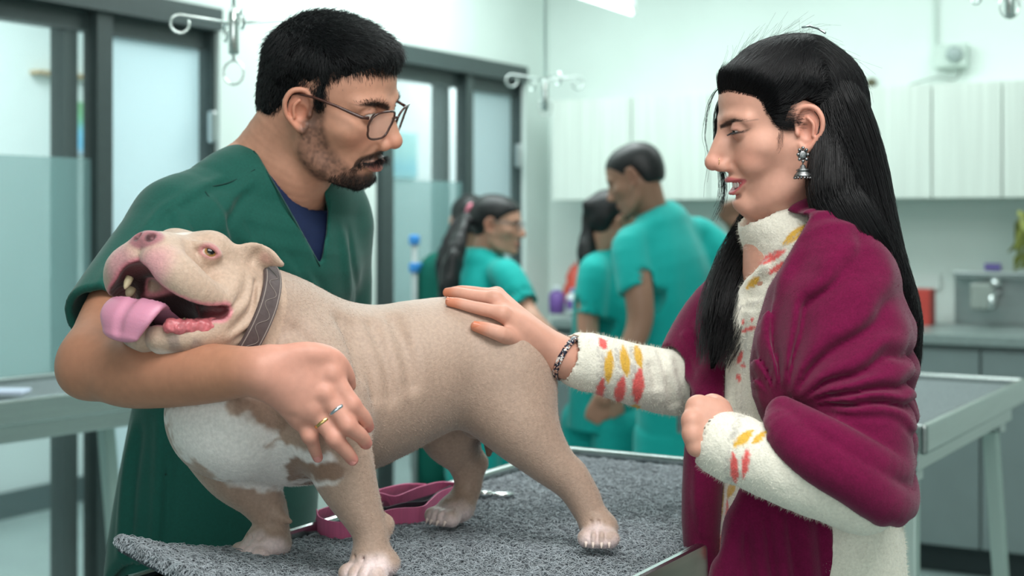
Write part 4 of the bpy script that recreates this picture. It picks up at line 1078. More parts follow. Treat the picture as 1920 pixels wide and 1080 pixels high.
def man_hair():
    rng = np.random.RandomState(11)
    line = [(.16, .078), (.100, .074), (.088, .070), (.074, .066), (.060, .056), (.046, .036), (.030, .010), (.022, -.010), (.012, -.012), (.010, .010), (.006, .026), (-.012, .028), (-.026, .010), (-.028, -.028), (-.040, -.066), (-.060, -.086), (-.16, -.088), (-.16, .25), (.16, .25)]
    V = SDF().u(f_ell((-.012, 0, .036), (.098, .080, .081)), .01).u(f_ell((.030, 0, .064), (.060, .066, .040)), .03).u(f_ell((.017, .056, .010), (.021, .0215, .029)), .012, True).u(f_ell((.074, 0, .074), (.022, .044, .016)), .02)
    V.u(f_ell((-.048, 0, -.022), (.060, .064, .062)), .03)
    pl = poly2(line); V.disp(f_custom(lambda p: (.006*sstep(-.030, .0, pl[0](p))).astype(np.float32))); VF = V.copy()
    V.disp(f_custom(lambda p: ((noise3(p, 60)-.5)*.008+(noise3(p, 150)-.5)*.004).astype(np.float32)))
    V.i(pl, .006)
    v, f = V.mesh((-.13, -.11, -.11), (.13, .11, .16), .0028)
    hb = meshobj('hair', mh(v), f, mat('hair_base', (.004, .004, .0045), .8, spec=.05), MAN)
    def wf(c): return 1.0*(np.abs(VF(c)) < .006)
    def df(p, n):
        top = sstep(.05, .11, p[:, 2])[:, None]; fr = sstep(-.02, .06, p[:, 0])[:, None]
        return top*(np.array([1.0, 0, .10])*(.5+fr)+np.array([0, 0, .25])*fr)+(1-top)*np.array([-.10, 0, -1.])+(1-top)*fr*np.array([.5, 0, 0])
    def lf(p): return .010+.016*sstep(.02, .11, p[:, 2])
    C = surf_strands(rng, v, f, wf, 22000, df, lf, .20, 5, .07, VF, .26)
    s = strands('hair_strands', mh(C.reshape(-1, 3)).reshape(C.shape), .00032, .00014, hair_m, MAN); s['kind'] = 'stuff'
    # beard, moustache and eyebrows
    def patch(poly, ax, ymax, xmin, n, L, lift, dirv, seed):
        def wf(c):
            a = np.abs(c[:, 1]); q = np.stack([c[:, 0] if ax == 'x' else a, c[:, 2]], 1)
            return polyw(q, poly, .002)*(a < ymax)*(c[:, 0] > xmin)+1e-9
        C = surf_strands(np.random.RandomState(seed), mhv, mhf, wf, n, lambda p, nn: np.array(dirv)+np.outer(np.sign(p[:, 1]), (0, .35, 0)), lambda p: np.full(len(p), L), lift, 3, .2)
        return C
    B = [patch([(.066, -.086), (.078, -.0955), (.099, -.0935), (.115, -.10), (.10, -.13), (.05, -.13), (.04, -.10)], 'x', .05, .03, 3000, .007, .4, (.1, 0, -1), 1),
         patch([(.104, -.0545), (.125, -.058), (.110, -.0695), (.094, -.0700), (.080, -.0755), (.074, -.086), (.070, -.082), (.079, -.066), (.092, -.0585)], 'x', .034, .06, 2600, .0095, .2, (.1, 0, -1), 2),
         patch([(.006, .006), (.026, .004), (.030, -.030), (.040, -.058), (.064, -.082), (.060, -.12), (.02, -.118), (-.004, -.080), (.000, -.03)], 'x', .09, -.02, 1800, .0035, .3, (.1, 0, -1), 3),
         patch([(.008, .0120), (.024, .0185), (.040, .0205), (.058, .0135), (.040, .0125), (.024, .0095), (.009, .0050)], 'y', .06, .05, 1700, .006, .16, (0, 0, .25), 4)]
    C = np.concatenate(B); s = strands('beard', mh(C.reshape(-1, 3)).reshape(C.shape), .00028, .00010, hair_m, MAN); s['kind'] = 'stuff'
man_hair()
for sd in (-1, 1): eye_mesh('eye', MH_O, MH_R, sd, (1, -.05, -.25), MAN)
# glasses
def man_glasses():
    g = thing('eyeglasses', "man's brown tortoiseshell eyeglasses with clear lenses", 'eyeglasses', mh((.10, 0, 0)))
    fm = mat('tortoiseshell', srgb(70, 40, 34), .22, noise=.5, nscale=90, coat=.4)
    for sd in (-1, 1):
        cy = .0335*sd; out = []
        n = 36
        for i in range(n):
            t = 2*math.pi*i/n; c, s = math.cos(t), math.sin(t)
            yy = .0262*np.sign(c)*abs(c)**.62; zz = .0215*np.sign(s)*abs(s)**.66
            if zz < 0: yy *= .90
            yw = cy+yy; xx = .1075-.9*max(0, abs(yw)-.012)**2*6+(.004*zz/.02)
            out.append(mh((xx, yw, zz-.011)))
        MB().tube(out, .0017, 8, closed=True).build('rim', fm, g, smooth=True)
        lens = mat('lens_glass', (.95, .98, .98), .02, spec=.5, alpha=.12)
        V = [mh(mi(np.mean(out, 0))+np.array([.0012, 0, 0]))]+out
        meshobj('lens', np.array(V), [(0, i+1, (i+1) % n+1) for i in range(n)], lens, g)
        tp = [mh(p) for p in [(.0945, .0600*sd, .001), (.086, .0670*sd, .001), (.05, .0745*sd, .008), (.015, .0780*sd, .012), (-.012, .0790*sd, .011), (-.030, .074*sd, .004), (-.038, .072*sd, -.008)]]
        MB().tube(tp, [.0026, .0026, .0022, .0020, .0020, .0020, .0018], 8).build('temple', fm, g, smooth=True)
    MB().tube([mh(p) for p in [(.1075, -.0085, -.004), (.112, 0, -.0015), (.1075, .0085, -.004)]], .0018, 8).build('bridge', fm, g, smooth=True)
man_glasses()
# arm and hand around the dog
def man_arm():
    S = SDF()
    S.u(f_tube([P(330, 440, 2.02), P(235, 570, 1.90), P(178, 676, 1.80)], [.056, .048, .041], 8), .02)
    S.u(f_tube([P(176, 680, 1.80), P(235, 698, 1.765), P(300, 702, 1.735), P(390, 700, 1.70), P(455, 697, 1.675), P(492, 697, 1.668)], [.040, .043, .041, .036, .0300, .0285], 8), .025)
    S.u(f_ell(P(160, 700, 1.80), (.026, .03, .024)), .025)
    W = P(488, 697, 1.668)
    mc = [P(622, 702, 1.680), P(610, 738, 1.674), P(588, 766, 1.676), P(560, 784, 1.682)]
    fg = [[P(660, 758, 1.678), P(682, 783, 1.690), P(690, 800, 1.702)], [P(652, 796, 1.670), P(676, 817, 1.682), P(686, 831, 1.693)],
          [P(628, 822, 1.672), P(650, 847, 1.680), P(661, 862, 1.688)], [P(581, 816, 1.680), P(590, 842, 1.690), P(596, 858, 1.70)]]
    hand(S, W, .029, mc, fg, [P(520, 676, 1.668), P(575, 664, 1.672), P(622, 672, 1.682), P(647, 700, 1.70), P(655, 722, 1.712)], .0138)
    S.u(f_etube([P(500, 698, 1.670), P(560, 715, 1.672), P(598, 738, 1.678)], [.026, .034, .034], [.014, .014, .012], (-.4, 0, 1)), .014)
    for m in mc: S.u(f_ell(m+np.array([0, -.008, .002]), .0075), .008)
    for a in fg: S.u(f_ell(a[0]+np.array([0, -.003, 0]), .0098), .006)
    v, f = S.mesh((-.60, 1.61, .98), (-.14, 2.10, 1.42), .0022)
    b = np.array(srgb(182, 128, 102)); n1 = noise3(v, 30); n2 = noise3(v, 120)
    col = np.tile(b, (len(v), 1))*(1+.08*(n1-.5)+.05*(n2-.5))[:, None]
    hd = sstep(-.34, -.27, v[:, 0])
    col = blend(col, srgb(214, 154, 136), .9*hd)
    for m in mc+[a[0] for a in fg]: col = blend(col, srgb(196, 118, 104), .45*sstep(.016, .004, np.linalg.norm(v-m, axis=1)))
    for a in fg: col = blend(col, srgb(214, 128, 122), .6*sstep(.016, .006, np.linalg.norm(v-a[2], axis=1)))
    return S, v, f, col, fg
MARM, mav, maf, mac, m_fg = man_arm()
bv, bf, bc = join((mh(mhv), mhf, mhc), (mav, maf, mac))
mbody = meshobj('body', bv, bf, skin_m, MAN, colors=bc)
nail_m = mat('nail_man', srgb(222, 150, 142), .3)
for a in m_fg: nail('fingernail', a[2]+np.array([.001, -.0082, -.001]), a[2]-a[1], (0.1, -1, .1), nail_m, MAN, .85)
# scrubs
SCRUB = mat('scrub_green', srgb(20, 84, 74), .72, spec=.25, noise=.10, nscale=320, bump=.10, bscale=900, bdist=.0008, sheen=.15)
U_M = unit(P(632, 385, 2.26)-P(335, 425, 2.03))
def man_torso(off=0.0):
    T = SDF()
    T.u(f_etube([P(530, 372, 2.16), P(505, 470, 2.165), P(470, 620, 2.20), P(430, 800, 2.25), P(405, 1000, 2.28), P(395, 1180, 2.29)],
                [.140, .172, .170, .172, .185, .19], [.085, .112, .118, .120, .125, .13], U_M), .02)
    T.u(f_tube([P(500, 318, 2.14), P(420, 360, 2.09), P(345, 425, 2.03)], [.030, .050, .066]), .04)
    T.u(f_tube([P(560, 330, 2.20), P(610, 365, 2.25), P(620, 420, 2.27)], [.030, .050, .06]), .04)
    T.u(f_tube([P(340, 432, 2.025), P(265, 520, 1.95), P(196, 610, 1.862)], [.074, .066, .060]), .03)
    T.u(f_tube([P(622, 420, 2.27), P(640, 560, 2.33), P(625, 700, 2.32)], [.060, .050, .048]), .03)
    return T
T0 = man_torso()
def man_scrubs():
    T = SDF(); T.ops = list(T0.ops)
    # folds running from the shoulder and across the chest
    for pts, r in (([(395, 372), (420, 430), (424, 500)], .006), ([(330, 395), (360, 450), (362, 520)], .007), ([(300, 420), (275, 480), (235, 545)], .007), ([(450, 420), (500, 500), (530, 560)], .005),
                   ([(520, 470), (560, 530), (575, 580)], .005), ([(640, 430), (650, 500), (655, 560)], .006), ([(345, 372), (300, 400), (262, 450)], .005), ([(420, 520), (480, 560), (520, 575)], .006), ([(250, 800), (235, 900), (225, 1050)], .010), ([(300, 790), (300, 900), (290, 1060)], .010), ([(425, 330), (380, 352), (330, 385)], .005), ([(470, 345), (430, 380), (405, 430)], .005), ([(560, 500), (590, 540), (600, 575)], .005), ([(205, 500), (190, 540), (172, 575)], .006), ([(250, 455), (225, 500), (205, 560)], .006), ([(480, 470), (520, 540), (540, 580)], .005)):
        q = [hit(T0, x, y, 1.7, 2.4) for x, y in pts]; T.disp(f_ridge(q, r*1.1, .010)); T.disp(f_ridge([hit(T0, x+14, y+4, 1.7, 2.4) for x, y in pts], -r*.9, .008))
    S = SDF().u(shell(T, .011), .0005)
    S.s(pxcut([(478, 235), (474, 272), (512, 338), (552, 408), (601, 497), (611, 440), (614, 395), (606, 350), (640, 235)], 1.5, 2.22), .003)
    S.s(pxcut([(488, 235), (486, 262), (540, 300), (600, 330), (640, 335), (660, 235)], 2.0, 2.4), .003)
    hem = unit(P(196, 610, 1.862)-P(265, 520, 1.95)); S.s(f_custom(lambda p: np.maximum(-((p-P(196, 606, 1.866))@hem), (p[:, 0]+.38))), .002)
    S.s(f_custom(lambda p: p[:, 2]-.80), .002)
    # neckline band and seams
    v, f = S.mesh((-.66, 1.72, .76), (-.10, 2.52, 1.50), .0042)
    o = meshobj('scrub_top', v, f, SCRUB, MAN)
    band = [hit(T0, x, y, 1.8, 2.4)+np.array([0, -.0012, 0]) for x, y in [(476, 283), (512, 342), (551, 412), (600, 499)]]
    seam = [hit(T0, x, y, 1.8, 2.4)+np.array([0, .0005, 0]) for x, y in [(383, 352), (430, 342), (478, 318)]]
    sleeve = [hit(T0, x, y, 1.7, 2.4)+np.array([0, .0005, 0]) for x, y in [(372, 345), (395, 375), (410, 420), (412, 470)]]
    mb = MB()
    for q in (spline(band, 6), spline(seam, 6), spline(sleeve, 6)): mb.tube(list(q), .0011, 6)
    mb.build('seam', mat('scrub_seam', srgb(12, 60, 54), .8), o, smooth=True)
    # hair clip: pocket edge by the waist is left to the cloth
    I = SDF().u(shell(T0, .009, -.013), .0005)
    I.s(pxcut([(470, 200), (488, 300), (526, 350), (548, 374), (580, 392), (614, 393), (640, 370), (700, 200)], 1.5, 2.5), .003)
    I.s(f_custom(lambda p: p[:, 2]-1.10), .002); I.s(f_custom(lambda p: p[:, 0]+.44), .002)
    iv, jf = I.mesh((-.46, 1.9, 1.06), (-.10, 2.5, 1.50), .005)
    meshobj('undershirt', iv, jf, mat('undershirt_navy', srgb(16, 34, 72), .8, noise=.1, nscale=300), MAN)
    cord = [hit(MHSW, x, y, 1.8, 2.3)+np.array([0, -.001, 0]) for x, y in [(478, 290), (500, 322), (522, 350)]]
    MB().tube(list(spline(cord, 6)), .0011, 6).build('neck_cord', mat('black_cord', (.01, .01, .01), .7), MAN, smooth=True)
    # trousers and shoes below the table top
    L = SDF()
    L.u(f_etube([P(405, 940, 2.27), P(400, 1120, 2.29)], [.168, .165], [.108, .11], U_M), .02)
    hip = P(400, 1120, 2.29)
    for sd in (-1, 1):
        h = hip+U_M*.085*sd; fx = np.array([h[0]+.01*sd, h[1]+.02, 0])
        L.u(f_tube([h, np.array([fx[0], fx[1], .48]), np.array([fx[0], fx[1]+.01, .07])], [.095, .072, .066]), .03)
    lv, lf = L.mesh((-.80, 1.9, .02), (-.10, 2.75, 1.02), .009)
    meshobj('trousers', lv, lf, SCRUB, MAN)
    for sd in (-1, 1):
        h = hip+U_M*.085*sd; c = np.array([h[0]+.01*sd, h[1]+.02, .035]); fd = np.array([.75, -.66, 0])
        Sh = SDF().u(f_ell(c+fd*.05, (.13, .048, .035), [fd, np.cross((0, 0, 1), fd), (0, 0, 1)]), .01).u(f_ell(c-fd*.03+np.array([0, 0, .03]), (.06, .045, .04), [fd, np.cross((0, 0, 1), fd), (0, 0, 1)]), .02)
        sv, sf = Sh.mesh(c-.2, c+.24, .008); meshobj('shoe', sv, sf, mat('shoe_dark', (.02, .02, .022), .5), MAN)
def MHSW(p): return MHS((np.asarray(p)-MH_O)@MH_R)
man_scrubs()
# rings
def ring(name, label, a, b, t, r, m, w=.0022):
    c = np.asarray(a)*(1-t)+np.asarray(b)*t; ax = unit(np.asarray(b)-np.asarray(a)); q = unit(np.cross(ax, (0, 0, 1))); w2 = np.cross(ax, q)
    n = 28; V = []; F = []
    for i in range(n):
        th = 2*math.pi*i/n; e = math.cos(th)*q+math.sin(th)*w2
        for (dr, da) in ((-.0004, -w), (.0010, -w*.9), (.0012, 0), (.0010, w*.9), (-.0004, w)): V.append(c+e*(r+dr)+ax*da)
    for i in range(n):
        for j in range(4): F.append((i*5+j, (i+1) % n*5+j, (i+1) % n*5+j+1, i*5+j+1))
    o = meshobj(name, np.array(V), F, m); tag(o, label, 'ring'); return o
silver = mat('silver', (.62, .66, .72), .22, 1.0); gold = mat('gold', (.80, .55, .22), .25, 1.0)
ring('finger_ring', "silver band on the man's middle finger", P(610, 738, 1.674), P(652, 796, 1.670), .52, .0111, silver)
gr = ring('finger_ring', "gold ring wound with red thread on the man's ring finger", P(588, 766, 1.676), P(628, 822, 1.672), .45, .0105, gold)
rt = mat('red_thread', srgb(222, 60, 40), .8)
_a, _b = P(588, 766, 1.676), P(628, 822, 1.672); _c = _a*.55+_b*.45; _x = unit(_b-_a); _q = unit(np.cross(_x, (0, 0, 1))); _w = np.cross(_x, _q)
mb = MB()
for k in range(7):
    off = (k-3)*.0007
    mb.tube([_c+_x*off+(math.cos(t)*_q+math.sin(t)*_w)*(.0120+.0003*(k % 2)) for t in np.linspace(2.2, 3.6, 9)], .0006, 6)
_t = mb.build('thread_winding', rt, None, smooth=True); _t.parent = gr
# ------------------------------------------------------------------ woman in a cream cardigan and maroon shawl
WOM = thing('person', 'smiling woman with long black hair, cream cardigan and maroon shawl, hand on the dog', 'person', (.42, 1.93, 0))
SKIN_W = srgb(214, 160, 140)
WS = .935
WH_R = rotm(math.radians(184), math.radians(9), math.radians(-2)); WH_O = np.array([.3690, 1.900, 1.5100])
def wh(p): return (np.asarray(p, float)*WS)@WH_R.T+WH_O
def wi(p): return ((np.asarray(p, float)-WH_O)@WH_R)/WS
skin_w = mat('skin_woman', attr='Col', rough=.46, spec=.42, sss=.12, noise=.04, nscale=90, bump=.08, bscale=900, bdist=.0006)
hair_w = mat('hair_woman', (.0055, .005, .0062), .36, spec=.42)
hair_base = mat('hair_base', (.004, .004, .0045), .8, spec=.05)
WBR = [(.007, .0100), (.022, .0145), (.040, .0165), (.057, .0105), (.040, .0118), (.024, .0092), (.008, .0048)]
def wom_head():
    H = head_sdf(False, smile=1, lid=.0011, nose=(.003, -.003), jaw=.90)
    nb = wi(P(1462, 440, 1.925)); nb2 = wi(P(1490, 520, 1.93))
    H.u(f_tube([(-.020, 0, -.035), nb*.5+np.array((-.016, 0, -.050))*.5, nb, nb2], [.050, .047, .050, .075], 8), .025)
    v, f = H.mesh((-.20, -.12, -.32), (.15, .12, .13), .0018)
    col = skin_cols(v, SKIN_W, False, lip=srgb(188, 84, 96), smile=True)
    a = v.copy(); a[:, 1] = np.abs(a[:, 1]); yz = np.stack([a[:, 1], v[:, 2]], 1); dark = np.array(srgb(36, 26, 26))
    col = blend(col, dark, .97*polyw(yz, WBR, .0012)*(v[:, 0] > .05))
    lash = polyw(yz, [(.018, -.0032), (.026, -.0014), (.036, -.0012), (.046, -.0024), (.052, -.0006), (.046, -.0050), (.034, -.0058), (.022, -.0052)], .0012)*(v[:, 0] > .06)
    col = blend(col, dark*.6, .9*lash)
    return H, v, f, col
WHS, whv, whf, whc = wom_head()
def WHSW(p): return WHS(((np.asarray(p)-WH_O)@WH_R)/WS)*WS
for sd in (-1, 1): eye_mesh('eye', WH_O, WH_R, sd, (1, .12*sd, -.13), WOM, s=WS)
def wom_teeth():
    tm = mat('teeth', srgb(236, 230, 222), .25, coat=.3)
    for i in range(-3, 4):
        y = i*.0060; x = .0900-.012*(abs(i)/4)**1.8*1.0; z = -.0775+.0022*(abs(i)/4)**2
        c = wh((x, y, z)); ax = np.array([WH_R@np.array([1, 0, 0]), WH_R@np.array([0, 1, 0]), WH_R@np.array([0, 0, 1])])
        MB().box(c, (.005, .0056, .0082 if abs(i) < 3 else .007), ax, .0016).build('tooth', tm, WOM, smooth=True)
wom_teeth()
def path_strands(rng, pts, ru, rv, u, n, k=14, inner=.55, wob=.004, end=(.8, 1.0)):
    """hairs following a swept lock: each keeps its place in the lock's section"""
    pts = np.asarray(pts, float); m = len(pts); u = np.tile(np.asarray(u, float), (m, 1)) if np.ndim(u) == 1 else np.asarray(u, float)
    q = spline(np.column_stack([pts, ru, rv, u]), 8); T = np.gradient(q[:, :3], axis=0); T /= np.linalg.norm(T, axis=1, keepdims=True)
    U = q[:, 5:8]-T*(q[:, 5:8]*T).sum(1, keepdims=True); U /= np.linalg.norm(U, axis=1, keepdims=True); W = np.cross(T, U)
    th = rng.rand(n)*2*math.pi; r = inner+(1.06-inner)*rng.rand(n); e = end[0]+(end[1]-end[0])*rng.rand(n)
    s = np.linspace(0, 1, k)[None]*e[:, None]*(len(q)-1); i = np.minimum(s.astype(int), len(q)-2); fr = (s-i)[..., None]
    I = lambda A: A[i]*(1-fr)+A[i+1]*fr
    ph = rng.rand(n, 1)*6.28; fq = 3+4*rng.rand(n, 1); t = np.linspace(0, 1, k)[None]
    dr = (rng.normal(size=(n, 1))*.10*t); thw = th[:, None]+dr
    C = I(q[:, :3])+(I(q[:, 3:4])*(np.cos(thw)*r[:, None])[..., None])*I(U)+(I(q[:, 4:5])*(np.sin(thw)*r[:, None])[..., None])*I(W)
    C += (wob*np.sin(fq*t*3+ph)*t)[..., None]*I(U)
    return C
def wom_hair():
    rng = np.random.RandomState(21)
    # cap in the head's frame: swept back from the brow over the ear to a clip at the crown
    line = [(.20, .050), (.098, .052), (.086, .056), (.070, .046), (.054, .030), (.042, .012), (.034, -.004), (.024, -.006), (.018, .010), (.010, .022), (-.008, .026), (-.024, .018), (-.030, -.010), (-.032, -.07), (-.036, -.13), (-.2, -.13), (-.2, .25), (.2, .25)]
    V = SDF().u(f_ell((-.014, 0, .034), (.101, .082, .081)), .01).u(f_ell((.034, 0, .056), (.062, .064, .042)), .03)
    V.u(f_ell((-.012, 0, .098), (.046, .040, .015)), .03).u(f_ell((.022, .054, .012), (.036, .021, .036)), .015, True).u(f_ell((-.055, 0, -.02), (.055, .070, .09)), .03)
    pl = poly2(line); V.disp(f_custom(lambda p: (.0075*sstep(-.035, .0, pl[0](p))).astype(np.float32))); VF = V.copy(); V.i(pl, .006)
    v, f = V.mesh((-.13, -.11, -.14), (.13, .11, .16), .0030)
    parts = [(wh(v), f, np.zeros((len(v), 3)))]
    clip = np.array((-.050, 0, .115))
    def df(p, n):
        back = sstep(-.02, -.06, p[:, 0])[:, None]; low = sstep(.05, .0, p[:, 2])[:, None]
        toc = clip-p; toc /= np.linalg.norm(toc, axis=1, keepdims=True)
        side = np.array([-1.0, 0, -.10])
        fwd = (1-low)*toc*1.0+low*side
        return (1-back)*fwd+back*np.array([-.12, 0, -1.0])
    C = surf_strands(rng, v, f, lambda c: 1.0*(np.abs(VF(c)) < .0025), 13000, df, lambda p: .010+.070*sstep(.02, .055, p[:, 2])+.045*sstep(-.03, -.06, p[:, 0]), .012, 8, .006, VF, .07)
    parts_s = [wh(C.reshape(-1, 3)).reshape(C.shape)]
    # the fall down her back
    A = SDF()
    bp = [P(1535, 120, 1.90), P(1556, 200, 1.90), P(1586, 300, 1.90), P(1612, 410, 1.905), P(1650, 520, 1.90), P(1678, 610, 1.89), P(1692, 705, 1.885)]
    bru = [.050, .074, .090, .105, .105, .085, .045]; brv = [.030, .044, .045, .040, .028, .022, .012]
    A.u(f_etube(bp, bru, brv, (0, 1, 0)), .02)
    A.u(f_tube([P(1548, 150, 1.87), P(1562, 260, 1.845), P(1566, 360, 1.825), P(1606, 430, 1.805), P(1655, 510, 1.81), P(1688, 590, 1.83), P(1700, 680, 1.85)], [.020, .026, .033, .030, .024, .020, .010]), .02)
    # lock in front of the far shoulder
    fp = [P(1470, 345, 1.985), P(1432, 430, 1.995), P(1395, 500, 1.975), P(1360, 590, 1.935), P(1335, 690, 1.905)]
    A.u(f_etube(fp, [.030, .036, .036, .026, .003], [.022, .024, .024, .018, .003], (1, 0, .4)), .02)
    lo = np.array([.20, 1.70, 1.10]); av, af = A.mesh(lo, (.62, 2.10, 1.62), .0042)
    parts.append((av, af, np.zeros((len(av), 3))))
    hv, hf, _ = join(*parts); meshobj('hair', hv, hf, hair_base, WOM)
    parts_s = [np.stack([np.stack([np.interp(np.linspace(0, 1, 16), np.linspace(0, 1, 6), c[:, a]) for a in range(3)], 1) for c in parts_s[0]])] if False else parts_s
    s = strands('hair_cap_strands', parts_s[0], .00030, .00016, hair_w, WOM); s['kind'] = 'stuff'
    L = [path_strands(rng, bp, bru, brv, (0, 1, 0), 4200, 16, .80, .004, (.82, 1.0)),
         path_strands(rng, [P(1546, 120, 1.88), P(1560, 260, 1.845), P(1564, 360, 1.825), P(1602, 430, 1.80), P(1653, 510, 1.81), P(1690, 600, 1.83), P(1702, 705, 1.85)], [.020, .026, .034, .031, .026, .022, .014], [.020, .026, .034, .031, .026, .022, .014], (0, 1, 0), 2600, 16, .8, .004, (.75, 1.0)),
         path_strands(rng, fp, [.031, .038, .040, .036, .022], [.023, .026, .028, .026, .016], (1, 0, .4), 1700, 16, .5, .0025, (.55, 1.0)),
         path_strands(rng, [P(1372, 158, 1.945), P(1350, 200, 1.965), P(1346, 260, 1.975), P(1356, 330, 1.975), P(1354, 375, 1.965), P(1334, 420, 1.95)], [.004, .006, .006, .006, .008, .010], [.004, .006, .007, .008, .012, .014], (1, 0, 0), 90, 16, .1, .0015, (.5, 1.0)),
         path_strands(rng, [P(1366, 150, 1.91), P(1336, 180, 1.92), P(1322, 240, 1.93), P(1328, 300, 1.93), P(1320, 380, 1.93)], [.002, .004, .006, .010, .012], [.002, .004, .006, .01, .01], (1, 0, 0), 10, 16, .1, .0015, (.4, 1.0))]
    thin = [
         path_strands(rng, [P(1462, 232, 1.845), P(1463, 262, 1.838), P(1456, 292, 1.838)], [.004, .006, .005], [.002, .002, .001], (1, 0, 0), 16, 16, .1, .0008, (.4, 1.0))]
    s = strands('sideburn', np.concatenate(thin), .00016, .0001, hair_w, WOM); s['kind'] = 'stuff'
    s = strands('hair_strands', np.concatenate(L), .00036, .00018, hair_w, WOM); s['kind'] = 'stuff'
    bq = spline(np.array(bp), 8); bt = np.gradient(bq, axis=0); zs = bq[::-1, 2]
    def fall(p, n): return np.stack([np.interp(p[:, 2], zs, bt[::-1, a]) for a in range(3)], 1)*40
    C = surf_strands(rng, av, af, lambda c: 1.0*(c[:, 0] > .385), 6500, fall, lambda p: .10+0*p[:, 0], .01, 9, .006, A, .05)
    s = strands('hair_fall_strands', C, .00034, .00018, hair_w, WOM); s['kind'] = 'stuff'
    # fine hairs along the hairline, swept back
    C = surf_strands(np.random.RandomState(15), whv, whf, lambda c: 1.0*(np.abs(pl[0](c)+.001) < .004)*(c[:, 2] > -.01)*(c[:, 0] > .02)+1e-12, 1500, df, lambda p: .030+0*p[:, 0], .10, 6, .03, VF, .10)
    s = strands('baby_hairs', wh(C.reshape(-1, 3)).reshape(C.shape), .00018, .0001, hair_w, WOM); s['kind'] = 'stuff'
    # stray hairs over the crown
    C = surf_strands(np.random.RandomState(5), v, f, lambda c: 1.0*(c[:, 2] > .06), 160, df, lambda p: .05+0*p[:, 0], .25, 8, .12, VF, .3)
    s = strands('stray_hairs', wh(C.reshape(-1, 3)).reshape(C.shape), .00016, .0001, hair_w, WOM); s['kind'] = 'stuff'
    C = surf_strands(np.random.RandomState(6), whv, whf, lambda c: polyw(np.stack([np.abs(c[:, 1]), c[:, 2]], 1), WBR, .001)*(c[:, 0] > .05)+1e-9, 1000, lambda p, n: np.outer(np.sign(p[:, 1]), (0, 1, .1))+np.array([0, 0, .2]), lambda p: np.full(len(p), .0042), .22, 3, .05)
    s = strands('eyebrow', wh(C.reshape(-1, 3)).reshape(C.shape), .00028, .0001, hair_w, WOM); s['kind'] = 'stuff'
    rl = np.random.RandomState(7); ls = []
    for sd in (-1, 1):
        for t in np.linspace(0, 1, 46):
            y = .019+.030*t; x = .0775+math.sqrt(max(0, .0144**2-(y-.0325)**2)); z = -.0020-.0010*math.sin(math.pi*t)
            b0 = np.array([x-.0004, y*sd, z]); o = np.array([.75, (y-.0325)*22*sd, -.55+.1*rl.randn()]); o /= np.linalg.norm(o)
            ls.append(np.stack([b0+o*.0075*u+np.array([0, 0, .0018])*u*u for u in (0, .35, .7, 1)]))
    ls = np.array(ls); s = strands('eyelashes', wh(ls.reshape(-1, 3)).reshape(ls.shape), .00032, .0001, hair_w, WOM); s['kind'] = 'stuff'
    MB().tube([wh(p) for p in [(-.044, -.012, .131), (-.052, 0, .130), (-.060, .012, .124), (-.066, .022, .116)]], .0016, 6).build('hair_clip', mat('clip_metal', (.6, .62, .64), .25, 1.0), WOM, smooth=True)
wom_hair()
